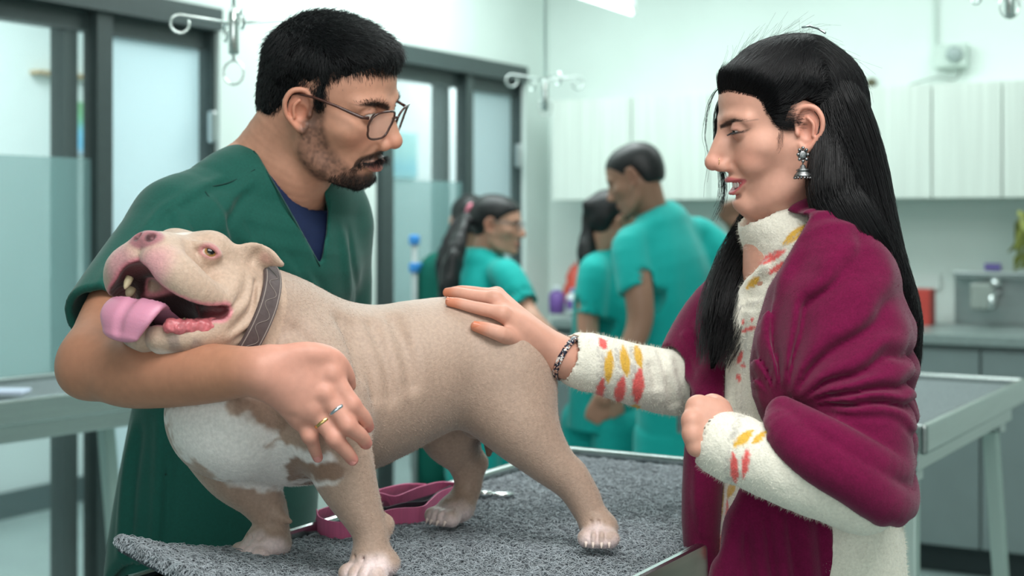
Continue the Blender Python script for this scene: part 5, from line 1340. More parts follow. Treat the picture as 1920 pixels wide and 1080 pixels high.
# hands: one flat on the dog's rump, one closed at the waist
def on_dog(px, py, off, d0=1.80, d1=2.15):
    p = hit(DOG, px, py, d0, d1); return p+grad(DOG, p)[0]*off
def wom_hands():
    S = SDF()
    W = P(1052, 668, 1.955)
    mc = [on_dog(938, 600, .013), on_dog(925, 577, .014), P(926, 556, 1.985), P(932, 552, 2.005)]
    tips = [(888, 586), (858, 578), (842, 574)], [(886, 566), (856, 559), (840, 557)], 
    fg = [[on_dog(x, y, o) for (x, y), o in zip(t, (.009, .008, .0065))] for t in tips]
    r0 = [P(890, 548, 1.985), P(864, 545, 1.985), P(850, 546, 1.985)]; p0 = [P(900, 548, 2.010), P(880, 546, 2.013), P(866, 547, 2.015)]
    fg += [r0, p0]
    th = [P(1010, 652, 1.945), P(970, 640, 1.930), on_dog(935, 632, .010), on_dog(905, 622, .009), on_dog(890, 617, .0075)]
    hand(S, W, .026, mc, fg, th, .0118)
    S.u(f_tube([P(1090, 690, 1.97), W], [.027, .026]), .01)
    S.u(f_etube([P(1030, 655, 1.955), P(985, 620, 1.953), P(940, 590, 1.958)], [.030, .034, .030], [.015, .014, .012], (0.2, 1, -.6)), .014)
    v, f = S.mesh((-.13, 1.85, 1.12), (.13, 2.08, 1.32), .0020)
    b = np.array(SKIN_W); col = np.tile(b, (len(v), 1))*(1+.06*(noise3(v, 40)-.5))[:, None]
    for a in fg[:3]: col = blend(col, srgb(206, 118, 80), .65*sstep(.024, .008, np.linalg.norm(v-a[2], axis=1)))
    col = blend(col, srgb(206, 118, 80), .6*sstep(.024, .008, np.linalg.norm(v-th[-1], axis=1)))
    nm = mat('nail_hennaed', srgb(214, 128, 96), .25)
    nail('fingernail', th[-1]+np.array([.002, -.0074, .003]), th[-1]-th[-2], (.1, -1, .35), nm, WOM, .95)
    for a in fg[:2]: nail('fingernail', a[2]+np.array([0, -.003, .0058]), a[2]-a[1], (0, -.5, 1), nm, WOM, .75)
    # closed hand
    K = SDF()
    w2 = P(1352, 822, 1.735)
    kn = [P(1306, 762, 1.735), P(1297, 788, 1.722), P(1298, 814, 1.716), P(1306, 838, 1.716)]
    hand(K, w2, .026, kn, [[P(1312+i*2, 768+i*25, 1.775), P(1342, 776+i*22, 1.785), P(1352, 782+i*20, 1.768)] for i in range(4)], [P(1355, 792, 1.742), P(1352, 765, 1.748), P(1335, 752, 1.765), P(1318, 758, 1.782)], .0118)
    K.u(f_etube([P(1345, 818, 1.735), P(1325, 798, 1.735), P(1308, 792, 1.735)], [.028, .034, .032], [.018, .018, .016], (-.3, 0, 1)), .012)
    K.u(f_tube([P(1395, 835, 1.735), w2], [.028, .027]), .01)
    for m in kn: K.u(f_ell(m, .009), .008)
    kv, kf = K.mesh((.17, 1.66, 1.02), (.32, 1.84, 1.20), .0022)
    kc = np.tile(b*.98, (len(kv), 1))*(1+.06*(noise3(kv, 40)-.5))[:, None]
    for m in kn: kc = blend(kc, srgb(196, 128, 108), .5*sstep(.016, .004, np.linalg.norm(kv-m, axis=1)))
    return (v, f, col), (kv, kf, kc)
h1, h2 = wom_hands()
bv, bf, bc = join((wh(whv), whf, whc), h1, h2)
meshobj('body', bv, bf, skin_w, WOM, colors=bc)
# cardigan
FW = unit((-.95, -.30, 0)); UW = np.array([-FW[1], FW[0], 0])*-1          # her front, and towards her near shoulder
def wom_torso():
    T = SDF()
    T.u(f_etube([P(1487, 452, 1.93), P(1520, 560, 1.93), P(1522, 700, 1.93), P(1512, 850, 1.93), P(1512, 1000, 1.93), P(1510, 1200, 1.93)], [.085, .165, .150, .145, .165, .175], [.055, .098, .100, .102, .112, .120], UW), .02)
    T.u(f_tube([P(1500, 470, 1.90), P(1560, 490, 1.83), P(1590, 520, 1.80)], [.04, .05, .055]), .03)
    T.u(f_etube([P(1455, 420, 1.925), P(1490, 470, 1.93)], [.058, .075], [.050, .058], UW), .02)      # collar
    return T
WT = wom_torso()
def wom_sleeves():
    far = SDF().u(f_tube([P(1420, 560, 2.06), P(1350, 660, 2.07), P(1285, 715, 2.045), P(1200, 705, 2.01), P(1120, 682, 1.975), P(1086, 675, 1.965)], [.060, .056, .049, .044, .040, .036]), .02)
    near = SDF().u(f_tube([P(1580, 540, 1.80), P(1612, 760, 1.73), P(1612, 922, 1.70)], [.055, .050, .046]), .02)
    near.u(f_tube([P(1618, 925, 1.70), P(1540, 905, 1.69), P(1450, 870, 1.70), P(1375, 840, 1.725), P(1352, 830, 1.732)], [.045, .044, .043, .040, .038]), .02)
    return far, near
WFAR, WNEAR = wom_sleeves()
def leaf(q, c, w, h, ang):
    a = math.radians(ang); d = q-np.array(c); x = d[:, 0]*math.cos(a)+d[:, 1]*math.sin(a); y = -d[:, 0]*math.sin(a)+d[:, 1]*math.cos(a)
    return sstep(1.15, .85, np.abs(x)/w+(y/h)**2)
CREAM = np.array(srgb(232, 228, 214))
def wom_cardigan():
    T = SDF(); T.ops = list(WT.ops)
    for S_ in (WFAR, WNEAR): T.ops += S_.ops
    # placket ridge down the front, cuffs, sleeve folds
    pl = [(1440, 500), (1402, 545), (1384, 610), (1376, 680), (1372, 750), (1366, 830), (1348, 930), (1342, 1010), (1340, 1110)]
    plp = [hit(WT, x, y, 1.6, 2.1) for x, y in pl]
    T.u(f_tube(plp, [.008]+[.011]*8), .008)
    T.s(f_tube([hit(WT, x+14, y, 1.6, 2.1) for x, y in pl[2:]], .002), .006)
    for pts in ([(1240, 660), (1252, 700), (1262, 760)], [(1272, 680), (1282, 720), (1288, 770)], [(1225, 690), (1232, 720)]):
        T.s(f_tube([hit(WFAR, x, y, 1.8, 2.2) for x, y in pts], [.003]*len(pts)), .014)
    T.u(f_tube([P(1100, 679, 1.97), P(1088, 676, 1.966)], [.0405, .0385]), .004)
    T.u(f_tube([P(1380, 842, 1.724), P(1356, 832, 1.731)], [.0425, .0405]), .004)
    S = SDF(); S.ops = list(T.ops)
    # open cuffs and neck
    S.s(f_tube([P(1110, 681, 1.972), P(1060, 668, 1.958)], [.029, .031]), .003)
    S.s(f_tube([P(1385, 842, 1.726), P(1330, 820, 1.738)], [.031, .032]), .003)
    S.s(f_tube([P(1440, 370, 1.925), P(1462, 412, 1.925)], [.054, .047]), .004)
    S.s(f_custom(lambda p: p[:, 2]-.74), .003)
    S.disp(f_custom(lambda p: ((noise3(p, 130)-.5)*.0016).astype(np.float32)))
    v, f = S.mesh((.04, 1.60, .72), (.60, 2.18, 1.42), .0036)
    q = proj(v); col = np.tile(CREAM, (len(v), 1))*(1+.05*(noise3(v, 60)-.5))[:, None]
    yel, cor, gry = srgb(222, 176, 74), srgb(232, 104, 100), srgb(178, 172, 166)
    fs = (v[:, 0] < .22) & (v[:, 1] > 1.85)
    kn = sstep(.35, .65, noise3(v, 300))
    for x0, x1 in ((1118, 1134), (1152, 1164), (1180, 1190)):
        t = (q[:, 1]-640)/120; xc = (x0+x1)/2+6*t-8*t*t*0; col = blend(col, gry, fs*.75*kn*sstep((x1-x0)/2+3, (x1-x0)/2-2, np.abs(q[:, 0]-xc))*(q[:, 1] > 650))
    for c, w, h, a, k in (((1142, 687), 9, 34, 4, yel), ((1172, 678), 9, 32, -8, yel), ((1197, 668), 8, 24, -14, yel), ((1126, 732), 8, 24, 12, cor), ((1163, 733), 10, 30, 12, cor), ((1197, 724), 11, 36, 6, cor), ((1130, 644), 8, 12, -30, cor), ((1190, 764), 12, 6, 0, yel)):
        col = blend(col, k, fs*leaf(q, c, w, h, a))
    ns = (v[:, 1] < 1.80)
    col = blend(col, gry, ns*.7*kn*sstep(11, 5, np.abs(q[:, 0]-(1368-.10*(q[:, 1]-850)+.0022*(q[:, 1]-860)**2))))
    for c, w, h, a, k in (((1377, 878), 8, 32, -6, cor), ((1398, 868), 7, 32, 8, cor), ((1394, 822), 9, 26, 50, yel), ((1424, 820), 6, 22, 50, yel)):
        col = blend(col, k, ns*leaf(q, c, w, h, a))
    ct = (v[:, 1] > 1.70) & (v[:, 0] > .24) & (v[:, 2] > 1.05)
    for c, w, h, a, k in (((1492, 440), 9, 34, 52, yel), ((1447, 482), 8, 32, 62, cor), ((1462, 500), 6, 28, 58, cor), ((1412, 530), 7, 18, 50, yel), ((1400, 500), 6, 26, 20, cor), ((1405, 617), 4, 16, 75, cor), ((1394, 604), 3, 5, 0, cor), ((1410, 600), 3, 5, 0, cor), ((1388, 670), 4, 14, 20, cor), ((1394, 686), 5, 5, 0, cor), ((1385, 708), 5, 9, -20, cor)):
        col = blend(col, k, ct*leaf(q, c, w, h, a))
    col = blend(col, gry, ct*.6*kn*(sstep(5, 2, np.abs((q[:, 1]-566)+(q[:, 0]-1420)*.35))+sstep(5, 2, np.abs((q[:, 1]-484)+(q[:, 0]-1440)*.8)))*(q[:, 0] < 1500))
    lw = (v[:, 2] < 1.05) & (v[:, 1] > 1.72)
    for c, w, h, a, k in (((1352, 940), 5, 50, 4, yel), ((1372, 915), 7, 22, 20, yel), ((1352, 1025), 4, 30, 4, cor), ((1364, 965), 3, 30, 0, cor)):
        col = blend(col, k, lw*leaf(q, c, w, h, a))
    km = mat('cardigan_knit', attr='Col', rough=.9, spec=.1, noise=.08, nscale=260, bump=.5, bscale=380, bdist=.002, sheen=.3)
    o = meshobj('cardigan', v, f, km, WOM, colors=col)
    fz = fuzz('knit_fuzz', v, f, 70000, .0050, .00035, km, o, jitter=.55, seed=8, colors=col); fz['kind'] = 'stuff'
    pm = mat('pearl', srgb(226, 218, 204), .15, coat=.6)
    for x, y in ((1372, 664), (1364, 757), (1333, 966), (1332, 1072)):
        p = hit(T, x, y, 1.6, 2.1); g = grad(T, p)[0]
        MB().lathe(p, [(.0015, 0), (.0055, .0015), (.0062, .004), (.005, .0068), (.002, .008)], 14, g).build('button', pm, o, smooth=True)
    return T
WCARD = wom_cardigan()
# shawl
def wom_shawl():
    S = SDF()
    T = SDF()
    # over shoulder and upper arm, gathered to the crook of the elbow
    T.u(f_etube([P(1520, 438, 1.88), P(1545, 500, 1.84), P(1548, 600, 1.815), P(1545, 700, 1.80), P(1560, 790, 1.78), P(1580, 850, 1.76)], [.050, .095, .104, .105, .095, .085], [.050, .078, .088, .096, .080, .070], (0, 1, .15)), .03)
    T.u(f_etube([P(1545, 480, 1.93), P(1565, 600, 1.93), P(1575, 760, 1.93), P(1575, 900, 1.93)], [.12, .160, .150, .145], [.050, .066, .068, .070], UW), .03)          # back
    T.u(f_tube([P(1590, 550, 1.79), P(1600, 660, 1.755), P(1610, 770, 1.725), P(1618, 880, 1.705)], [.062, .064, .064, .058]), .03)
    front = SDF(); front.ops = list(T.ops)
    # folds radiating from the crook of the elbow
    # pleats fanning out from the crook of the elbow: rounded ridges with sharp creases between, uneven in width
    CR = hit(front, 1468, 768, 1.5, 2.0).astype(np.float32)
    def pleats(p):
        dx = p[:, 0]-CR[0]; dz = p[:, 2]-CR[2]; r = np.sqrt(dx*dx+dz*dz)+1e-6; th = np.arctan2(dz, dx)
        th = th+.55*(noise3(p, 7)-.5)+1.3*(r-.12)+.25*(noise3(p, 22)-.5)
        x = th*9.5; prof = np.sqrt(np.sin(x+1.1*np.sin(th*3.1))**2+.035)-.66
        A = .0165*sstep(.015, .065, r)*(1-.80*sstep(.13, .27, r))*sstep(-.35, .0, th)*sstep(1.90, 1.84, p[:, 1])
        return (-A*prof).astype(np.float32)
    T.disp(f_custom(pleats))
    for pts in ([(1492, 470), (1455, 560), (1428, 660), (1428, 750)],): T.disp(f_ridge([hit(front, x, y, 1.5, 2.0) for x, y in pts], .008, .010))
    T.disp(f_ridge([hit(front, x, y, 1.5, 2.0) for x, y in [(1466, 740), (1480, 765), (1520, 770), (1565, 762)]], -.016, .012))
    # rolled lower edge round the forearm
    T.u(f_tube([P(1462, 778, 1.715), P(1475, 815, 1.680), P(1530, 858, 1.655), P(1600, 900, 1.645), P(1655, 940, 1.655), P(1682, 940, 1.69), P(1680, 905, 1.74), P(1660, 880, 1.80)], [.018, .027, .030, .030, .028, .026, .026, .03]), .004)
    T.u(f_tube([P(1468, 770, 1.71), P(1540, 815, 1.665), P(1620, 862, 1.655), P(1672, 880, 1.675), P(1684, 865, 1.72)], [.018, .024, .026, .022, .022]), .004)
    # end hanging below the forearm
    T.u(f_etube([P(1480, 880, 1.80), P(1465, 960, 1.79), P(1450, 1060, 1.785), P(1440, 1200, 1.785)], [.045, .062, .074, .08], [.022, .026, .028, .03], (1, 0, 0)), .012)
    hz = P(0, 925, 1.79)[2]
    def hang(p):
        x = (p[:, 0]+.10*(p[:, 2]-.9)+.012*(noise3(p*np.array([1, 1, .3]), 20)-.5)); prof = np.sqrt(np.sin(x*math.pi/.030)**2+.04)-.66
        return (-.011*prof*sstep(hz+.01, hz-.05, p[:, 2])*sstep(1.90, 1.85, p[:, 1])).astype(np.float32)
    T.disp(f_custom(hang))
    fr2 = SDF(); fr2.ops = list(T.ops)
    for x0, x1 in ((1398, 1352),):
        q = [hit(fr2, x0+(x1-x0)*t, 935+160*t, 1.5, 2.0)+np.array([0, .004, 0]) for t in (0, .33, .66, 1)]; T.u(f_tube(q, [.006, .011, .012, .012]), .010)
    # over the far shoulder and upper arm, with the end hanging behind the hand
    T.u(f_tube([P(1430, 520, 2.06), P(1370, 600, 2.06), P(1325, 665, 2.055), P(1302, 706, 2.045)], [.05, .066, .064, .058]), .02)
    T.u(f_etube([P(1375, 640, 1.985), P(1350, 720, 1.965), P(1330, 790, 1.95), P(1318, 900, 1.95), P(1316, 1010, 1.955), P(1330, 1150, 1.96)], [.03, .034, .03, .028, .026, .02], [.026, .026, .03, .035, .035, .03], (1, 0, 0)), .02)
    fr3 = SDF(); fr3.ops = list(T.ops)
    for pts in ([(1262, 668), (1290, 700), (1310, 738)], [(1285, 630), (1310, 680), (1325, 740)], [(1310, 610), (1330, 660), (1340, 730)], [(1310, 880), (1312, 940), (1318, 1000)]):
        q = [hit(fr3, x, y, 1.8, 2.2)+np.array([0, .003, 0]) for x, y in pts]; T.u(f_tube(q, [.004]+[.008]*(len(q)-2)+[.004]), .008)
    S.ops = list(T.ops)
    # leave the front of the cardigan, the neck and the arms free
    S.s(pxcut([(1380, 380), (1520, 405), (1500, 440), (1465, 500), (1440, 540), (1415, 620), (1405, 680), (1408, 740), (1424, 790), (1440, 812), (1380, 830), (1358, 760), (1362, 640), (1395, 540), (1340, 480)], 1.5, 1.97), .006)
    S.s(f_tube([P(1462, 350, 1.925), P(1470, 440, 1.925), P(1490, 480, 1.93)], [.060, .056, .05]), .006)
    S.s(f_tube([P(1618, 925, 1.70), P(1540, 905, 1.69), P(1450, 870, 1.70), P(1340, 830, 1.73)], [.042, .042, .041, .040]), .004)
    S.s(f_tube([P(1285, 715, 2.045), P(1200, 705, 2.01)], [.048, .046]), .004)
    S.s(f_custom(lambda p: p[:, 2]-.76), .003)
    v, f = S.mesh((.20, 1.58, .74), (.62, 2.16, 1.42), .0036)
    n = noise3(v, 40); n2 = noise3(v, 240)
    col = np.tile(srgb(104, 17, 58), (len(v), 1))*(1+.12*(n-.5)+.22*(n2-.5))[:, None]
    sm = mat('shawl_wool', attr='Col', rough=.92, spec=.08, noise=.14, nscale=420, bump=.35, bscale=700, bdist=.0012, sheen=.16)
    o = meshobj('shawl', v, f, sm, WOM, colors=col)
    fz = fuzz('wool_fuzz', v, f, 40000, .0026, .0003, sm, o, jitter=.7, seed=9, colors=col); fz['kind'] = 'stuff'
    # skirt part of the outfit down to the floor, outside the frame
    L = SDF()
    for sd in (-1, 1):
        c = P(1510, 1180, 1.93)+UW*.075*sd
        L.u(f_tube([c, np.array([c[0]+.01, c[1], .45]), np.array([c[0]+.01, c[1], .07])], [.10, .075, .058]), .03)
    lv, lf = L.mesh((.2, 1.6, .02), (.62, 2.25, .95), .009); meshobj('trousers', lv, lf, mat('trouser_dark', srgb(48, 40, 52), .8), WOM)
    for sd in (-1, 1):
        c = P(1510, 1180, 1.93)+UW*.075*sd; c[2] = .03
        Sh = SDF().u(f_ell(c+FW*.05, (.12, .043, .032), [FW, UW, (0, 0, 1)]), .01).u(f_ell(c-FW*.03+np.array([0, 0, .02]), (.055, .04, .035), [FW, UW, (0, 0, 1)]), .02)
        sv, sf = Sh.mesh(c-.2, c+.22, .008); meshobj('shoe', sv, sf, mat('shoe_dark', (.02, .02, .022), .5), WOM)
wom_shawl()
# jewellery
def jewellery():
    sv = mat('oxidised_silver', (.26, .265, .27), .42, 1.0, noise=.5, nscale=500)
    e = wh((-.003, .074, -.046)); e = P(1505, 290, 1.822)
    t = thing('earring', "silver bell-shaped earring hanging from the woman's ear", 'earring', e)
    mb = MB()
    mb.lathe(e, [(.0005, -.004), (.0055, -.0035), (.0068, -.001), (.006, .001), (.003, .002), (.0005, .0022)], 16, (0, -1, 0))
    mb.build('stud', sv, t, smooth=True)
    for k in range(8):
        a = 2*math.pi*k/8; c = e+np.array([math.cos(a)*.0062, -.002, math.sin(a)*.0085])
        MB().lathe(c, [(.0003, -.0022), (.0021, -.001), (.0024, .0002), (.0018, .0014), (.0003, .002)], 8, (0, -1, 0)).build('petal', sv, t, smooth=True)
    b = e+np.array([0, -.001, -.020])
    MB().tube([e+np.array([0, -.001, -.010]), b+np.array([0, 0, .007])], .0009, 6).build('link', sv, t)
    MB().lathe(b, [(.0008, .0075), (.0030, .0062), (.0042, .003), (.0085, .0005), (.0088, -.0005), (.0072, -.001), (.0092, -.004), (.0112, -.0065), (.0116, -.0085), (.0095, -.0085), (.006, -.004)], 24).build('bell', sv, t, smooth=True)
    for k in range(16):
        a = 2*math.pi*k/16; c = b+np.array([math.cos(a)*.0108, math.sin(a)*.0108, -.0098])
        MB().lathe(c, [(.0002, -.0017), (.0014, -.0009), (.0017, 0), (.0014, .0009), (.0002, .0017)], 7).build('bead', sv, t, smooth=True)
    # nose ring
    n0 = hit(WHSW, 1347, 303, 1.75, 2.0)
    pts = [n0+np.array([math.sin(a)*.0006, -.0012-.002*math.sin(a), .0045*math.cos(a)]) for a in np.linspace(0, math.pi, 10)]
    o = MB().tube(pts, .0004, 6).build('nose_ring', mat('gold', (.80, .55, .22), .25, 1.0), None, smooth=True); tag(o, "thin gold ring in the woman's nostril", 'nose ring')
    # bangle
    c = P(1063, 672, 1.955); ax = unit((.84, -.33, -.43)); q = unit(np.cross(ax, (0, 1, 0))); w = np.cross(ax, q)
    V = []; F = []; n = 60
    for i in range(n):
        a = 2*math.pi*i/n; e2 = math.cos(a)*q+math.sin(a)*w
        for (dr, da) in ((-.0012, -.0042), (.0016, -.0040), (.0024, 0), (.0016, .0040), (-.0012, .0042)): V.append(c+e2*(.0312+dr)+ax*da)
    for i in range(n):
        for j in range(5): F.append((i*5+j, (i+1) % n*5+j, (i+1) % n*5+(j+1) % 5, i*5+(j+1) % 5))
    N = NT('bangle_glitter'); N.set(Roughness=.3); vo = N.n('ShaderNodeTexVoronoi'); vo.inputs['Scale'].default_value = 520
    tc = N.n('ShaderNodeTexCoord'); N.l(tc.outputs['Object'], vo.inputs['Vector']); cr = N.n('ShaderNodeValToRGB')
    sp = N.n('ShaderNodeSeparateColor'); N.l(vo.outputs['Color'], sp.inputs['Color']); N.l(sp.outputs['Red'], cr.inputs['Fac'])
    cr.color_ramp.interpolation = 'CONSTANT'; cr.color_ramp.elements[0].color = (.01, .012, .03, 1); cr.color_ramp.elements[1].position = .62; cr.color_ramp.elements[1].color = (.55, .30, .22, 1)
    x = cr.color_ramp.elements.new(.86); x.color = (.75, .72, .70, 1); N.l(cr.outputs['Color'], N.b.inputs['Base Color'])
    o = meshobj('bangle', np.array(V), F, N.m); tag(o, "dark glittering bangle on the woman's outstretched wrist", 'bangle')
jewellery()
# ------------------------------------------------------------------ staff in the background
def staff(label, d, head, yaw, pitch, neck, torso, tw, td, face, arms, scrub, skin, hairf, legs=None, sc=.97, roll=0):
    """head = pixel of the head centre; torso = spine pixels top to bottom; arms = list of chains (pixel, depth, radius); face = direction of the chest"""
    R = rotm(math.radians(yaw), math.radians(pitch), math.radians(roll)); O = P(head[0], head[1], d)
    foot = P(torso[-1][0], torso[-1][1], torso[-1][2]); t = thing('person', label, 'person', (foot[0], foot[1], 0))
    H = head_sdf(True, eyes=True, lid=.004); loc = lambda p: ((np.asarray(p)-O)@R)/sc
    nb = loc(P(*neck)); H.u(f_tube([(-.022, 0, -.03), nb], [.052, .056]), .02)
    v, f = H.mesh((-.22, -.13, -.34), (.14, .13, .13), .0045); c = skin_cols(v, skin)
    a = np.stack([np.abs(v[:, 1]), v[:, 2]], 1); c = blend(c, np.array(srgb(28, 22, 22)), .85*polyw(a, [(.010, .0085), (.024, .0145), (.040, .0165), (.055, .0115), (.040, .0095), (.024, .0070), (.011, .0030)], .003)*(v[:, 0] > .05))
    parts = [((v*sc)@R.T+O, f, c)]
    A = SDF()
    for ch in arms: A.u(f_tube([P(*q[:3]) for q in ch], [q[3] for q in ch]), .01)
    for ch in arms:
        e = P(*ch[-1][:3]); w = unit(e-P(*ch[-2][:3])); s = unit(np.cross(w, (0, 1, .1)))
        for k in range(4): A.u(f_tube([e+s*(k-1.5)*.014, e+s*(k-1.5)*.016+w*.05, e+s*(k-1.5)*.013+w*.075], [.012, .010, .008]), .008)
        A.u(f_tube([e, e+s*.03+w*.02, e+s*.038+w*.045], [.014, .011, .008]), .008)
    allp = np.array([P(*q[:3]) for ch in arms for q in ch])
    if len(allp):
        av, af = A.mesh(allp.min(0)-.13, allp.max(0)+.13, .006); parts.append((av, af, np.tile(np.array(skin)*.97, (len(av), 1))))
    bv, bf, bc = join(*parts); sk = mat('skin_staff', attr='Col', rough=.5, sss=.08); meshobj('body', bv, bf, sk, t, colors=bc)
    u = unit(np.cross((0, 0, 1), np.append(face, 0)))
    T = SDF().u(f_etube([P(*q) for q in torso], tw, td, u), .02)
    for ch in arms:
        q0, q1 = P(*ch[0][:3]), P(*ch[1][:3]); q2 = q0+(q1-q0)*.92
        T.u(f_tube([P(*torso[0])*.5+q0*.5, q0, q2], [.042, .056, .060]), .03)
    S = SDF(); S.ops = list(T.ops)
    for ch in arms:
        q0, q1 = P(*ch[0][:3]), P(*ch[1][:3]); w = unit(q1-q0); q2 = q0+(q1-q0)*.92
        S.s(f_tube([q2-w*.03, q2+w*.12], .050), .003); S.s(f_custom(lambda p, q2=q2, w=w: np.maximum(-((p-q2)@w), np.linalg.norm(p-q2, axis=1)-.10)), .003)
    S.s(f_tube([P(*neck), P(*neck)+Z3*.12], [.060, .075]), .006)
    S.disp(f_custom(lambda p: ((noise3(p*np.array([1, 1, .5]), 14)-.5)*.016).astype(np.float32)))
    tp = np.array([P(*q) for q in torso]); lo = tp.min(0)-.36; hi = tp.max(0)+.36; lo[2] = max(lo[2], .62); hi[2] = tp[0][2]+.2
    tv, tf = S.mesh(lo, hi, .009); meshobj('scrub_top', tv, tf, scrub, t)
    L = SDF(); b = P(*torso[-1])
    for i, sd in enumerate((-1, 1)):
        h = b+u*.095*sd; x = h.copy() if legs is None else P(*legs[i])
        L.u(f_tube([h+Z3*.12, h, np.array([x[0], x[1], .45]), np.array([x[0], x[1], .06])], [.10, .10, .078, .07]), .03)
    lv, lf = L.mesh((b[0]-.45, b[1]-.45, .02), (b[0]+.45, b[1]+.45, b[2]+.25), .014); meshobj('trousers', lv, lf, scrub, t)
    fd = np.append(unit(face), 0); sd_ = np.cross(Z3, fd)
    for i, sd in enumerate((-1, 1)):
        h = b+u*.095*sd; x = h if legs is None else P(*legs[i]); c0 = np.array([x[0], x[1], .035])
        Sh = SDF().u(f_ell(c0+fd*.05, (.13, .048, .035), [fd, sd_, Z3]), .01); sv, sf = Sh.mesh(c0-.2, c0+.24, .012); meshobj('shoe', sv, sf, mat('shoe_dark', (.02, .02, .022), .5), t)
    hairf(t, lambda p: (np.asarray(p)*sc)@R.T+O)
    return t
teal = mat('scrub_teal', srgb(16, 164, 158), .7, spec=.2, noise=.08, nscale=200, sheen=.15)
dgreen = mat('scrub_bottle_green', srgb(16, 96, 84), .7, spec=.2, noise=.08, nscale=200)
hair_b = mat('hair_staff', (.010, .010, .011), .42, spec=.45)
def short_hair(t, X):
    V = SDF().u(f_ell((-.013, 0, .035), (.094, .0765, .077)), .01).u(f_ell((.028, 0, .042), (.062, .0625, .055)), .03).u(f_ell((-.05, 0, -.01), (.050, .060, .055)), .03)
    V.i(poly2([(.16, .055), (.09, .055), (.06, .046), (.035, .022), (.02, -.01), (.008, -.01), (.006, .022), (-.014, .026), (-.028, .0), (-.034, -.045), (-.16, -.055), (-.16, .25), (.16, .25)]), .008)
    v, f = V.mesh((-.13, -.1, -.08), (.13, .1, .14), .005); meshobj('hair', X(v), f, hair_b, t)
def tied_hair(tail, tie=None, bun=.03):
    def fn(t, X):
        V = SDF().u(f_ell((-.014, 0, .036), (.098, .080, .080)), .01).u(f_ell((.030, 0, .052), (.062, .062, .042)), .03).u(f_ell((-.05, 0, -.01), (.052, .064, .055)), .03)
        V.u(f_ell((-.10, 0, .03), (bun, bun, bun)), .02)
        V.i(poly2([(.16, .05), (.09, .052), (.06, .036), (.035, .012), (.02, -.015), (.010, -.012), (.006, .022), (-.014, .024), (-.028, .0), (-.034, -.06), (-.2, -.06), (-.2, .25), (.16, .25)]), .008)
        v, f = V.mesh((-.16, -.1, -.08), (.13, .1, .14), .005); parts = [(X(v), f, np.zeros((len(v), 3)))]
        r = [.024]+[.036]*(len(tail)-2)+[.006]; pts = [X((-.11, 0, .03))]+[P(*q) for q in tail]; r = [.022]+r
        A = SDF().u(f_tube(pts, r), .01); A.disp(f_custom(lambda p: ((noise3(p*np.array([1, 1, .25]), 70)-.5)*.012).astype(np.float32)))
        ap = np.array(pts); av, af = A.mesh(ap.min(0)-.07, ap.max(0)+.07, .006); parts.append((av, af, np.zeros((len(av), 3))))
        hv, hf, _ = join(*parts); meshobj('hair', hv, hf, hair_b, t)
        if tie is not None:
            c = X((-.108, 0, .03)); MB().tube([c+np.array([math.cos(a)*.012, math.sin(a)*.03, math.cos(a+1)*.03]) for a in np.linspace(0, 6.28, 15)[:-1]], .010, 8, closed=True).build('hair_tie', tie, t, smooth=True)
    return fn
SK1, SK2 = srgb(150, 112, 92), srgb(190, 142, 120)
# man leaning over the worktop side
staff('man in teal scrubs with cropped hair, seen from behind between the two women', 4.7, (1192, 330), 158, 22, (1222, 400, 4.72), [(1240, 425, 4.72), (1262, 520, 4.72), (1270, 640, 4.74), (1268, 760, 4.76), (1266, 880, 4.78)], [.14, .20, .185, .18, .185], [.085, .115, .12, .12, .125], (-.86, .5),
      [[(1180, 462, 4.58, .05), (1198, 552, 4.52, .046), (1196, 620, 4.50, .040), (1150, 715, 4.46, .032), (1132, 748, 4.45, .030)], [(1318, 440, 4.84, .045), (1372, 500, 4.80, .040), (1388, 450, 4.72, .036), (1376, 412, 4.66, .028)]], teal, SK1, short_hair)
# assistant beyond him
staff('assistant in teal scrubs with black ponytail, mostly hidden beside the cropped-haired man', 5.05, (1150, 415), 20, 15, (1128, 465, 5.06), [(1125, 490, 5.07), (1130, 570, 5.07), (1130, 680, 5.08), (1130, 780, 5.1), (1132, 860, 5.12)], [.09, .135, .135, .15, .16], [.07, .095, .10, .11, .12], (.8, .55),
      [[(1112, 512, 4.96, .040), (1102, 600, 4.94, .038), (1110, 680, 4.92, .032), (1140, 740, 4.92, .027)]], teal, SK2, tied_hair([(1105, 420, 5.04), (1100, 480, 5.02), (1098, 520, 5.02)]))
# woman with glasses facing right
TC = staff('woman in teal scrubs and glasses with pink hair tie, facing right beyond the dog', 5.2, (930, 418), -12, 4, (912, 480, 5.22), [(905, 495, 5.22), (905, 570, 5.22), (905, 690, 5.24), (905, 800, 5.25), (905, 880, 5.26)], [.11, .165, .155, .16, .17], [.08, .105, .105, .11, .12], (.9, -.35),
      [[(952, 520, 5.06, .042), (985, 580, 5.00, .038), (1000, 600, 4.94, .033), (1040, 640, 4.9, .027)]], teal, SK2, tied_hair([(868, 430, 5.14), (852, 480, 5.08), (840, 540, 5.05), (832, 590, 5.05)], mat('tie_pink', srgb(226, 130, 150), .7)), sc=.92)
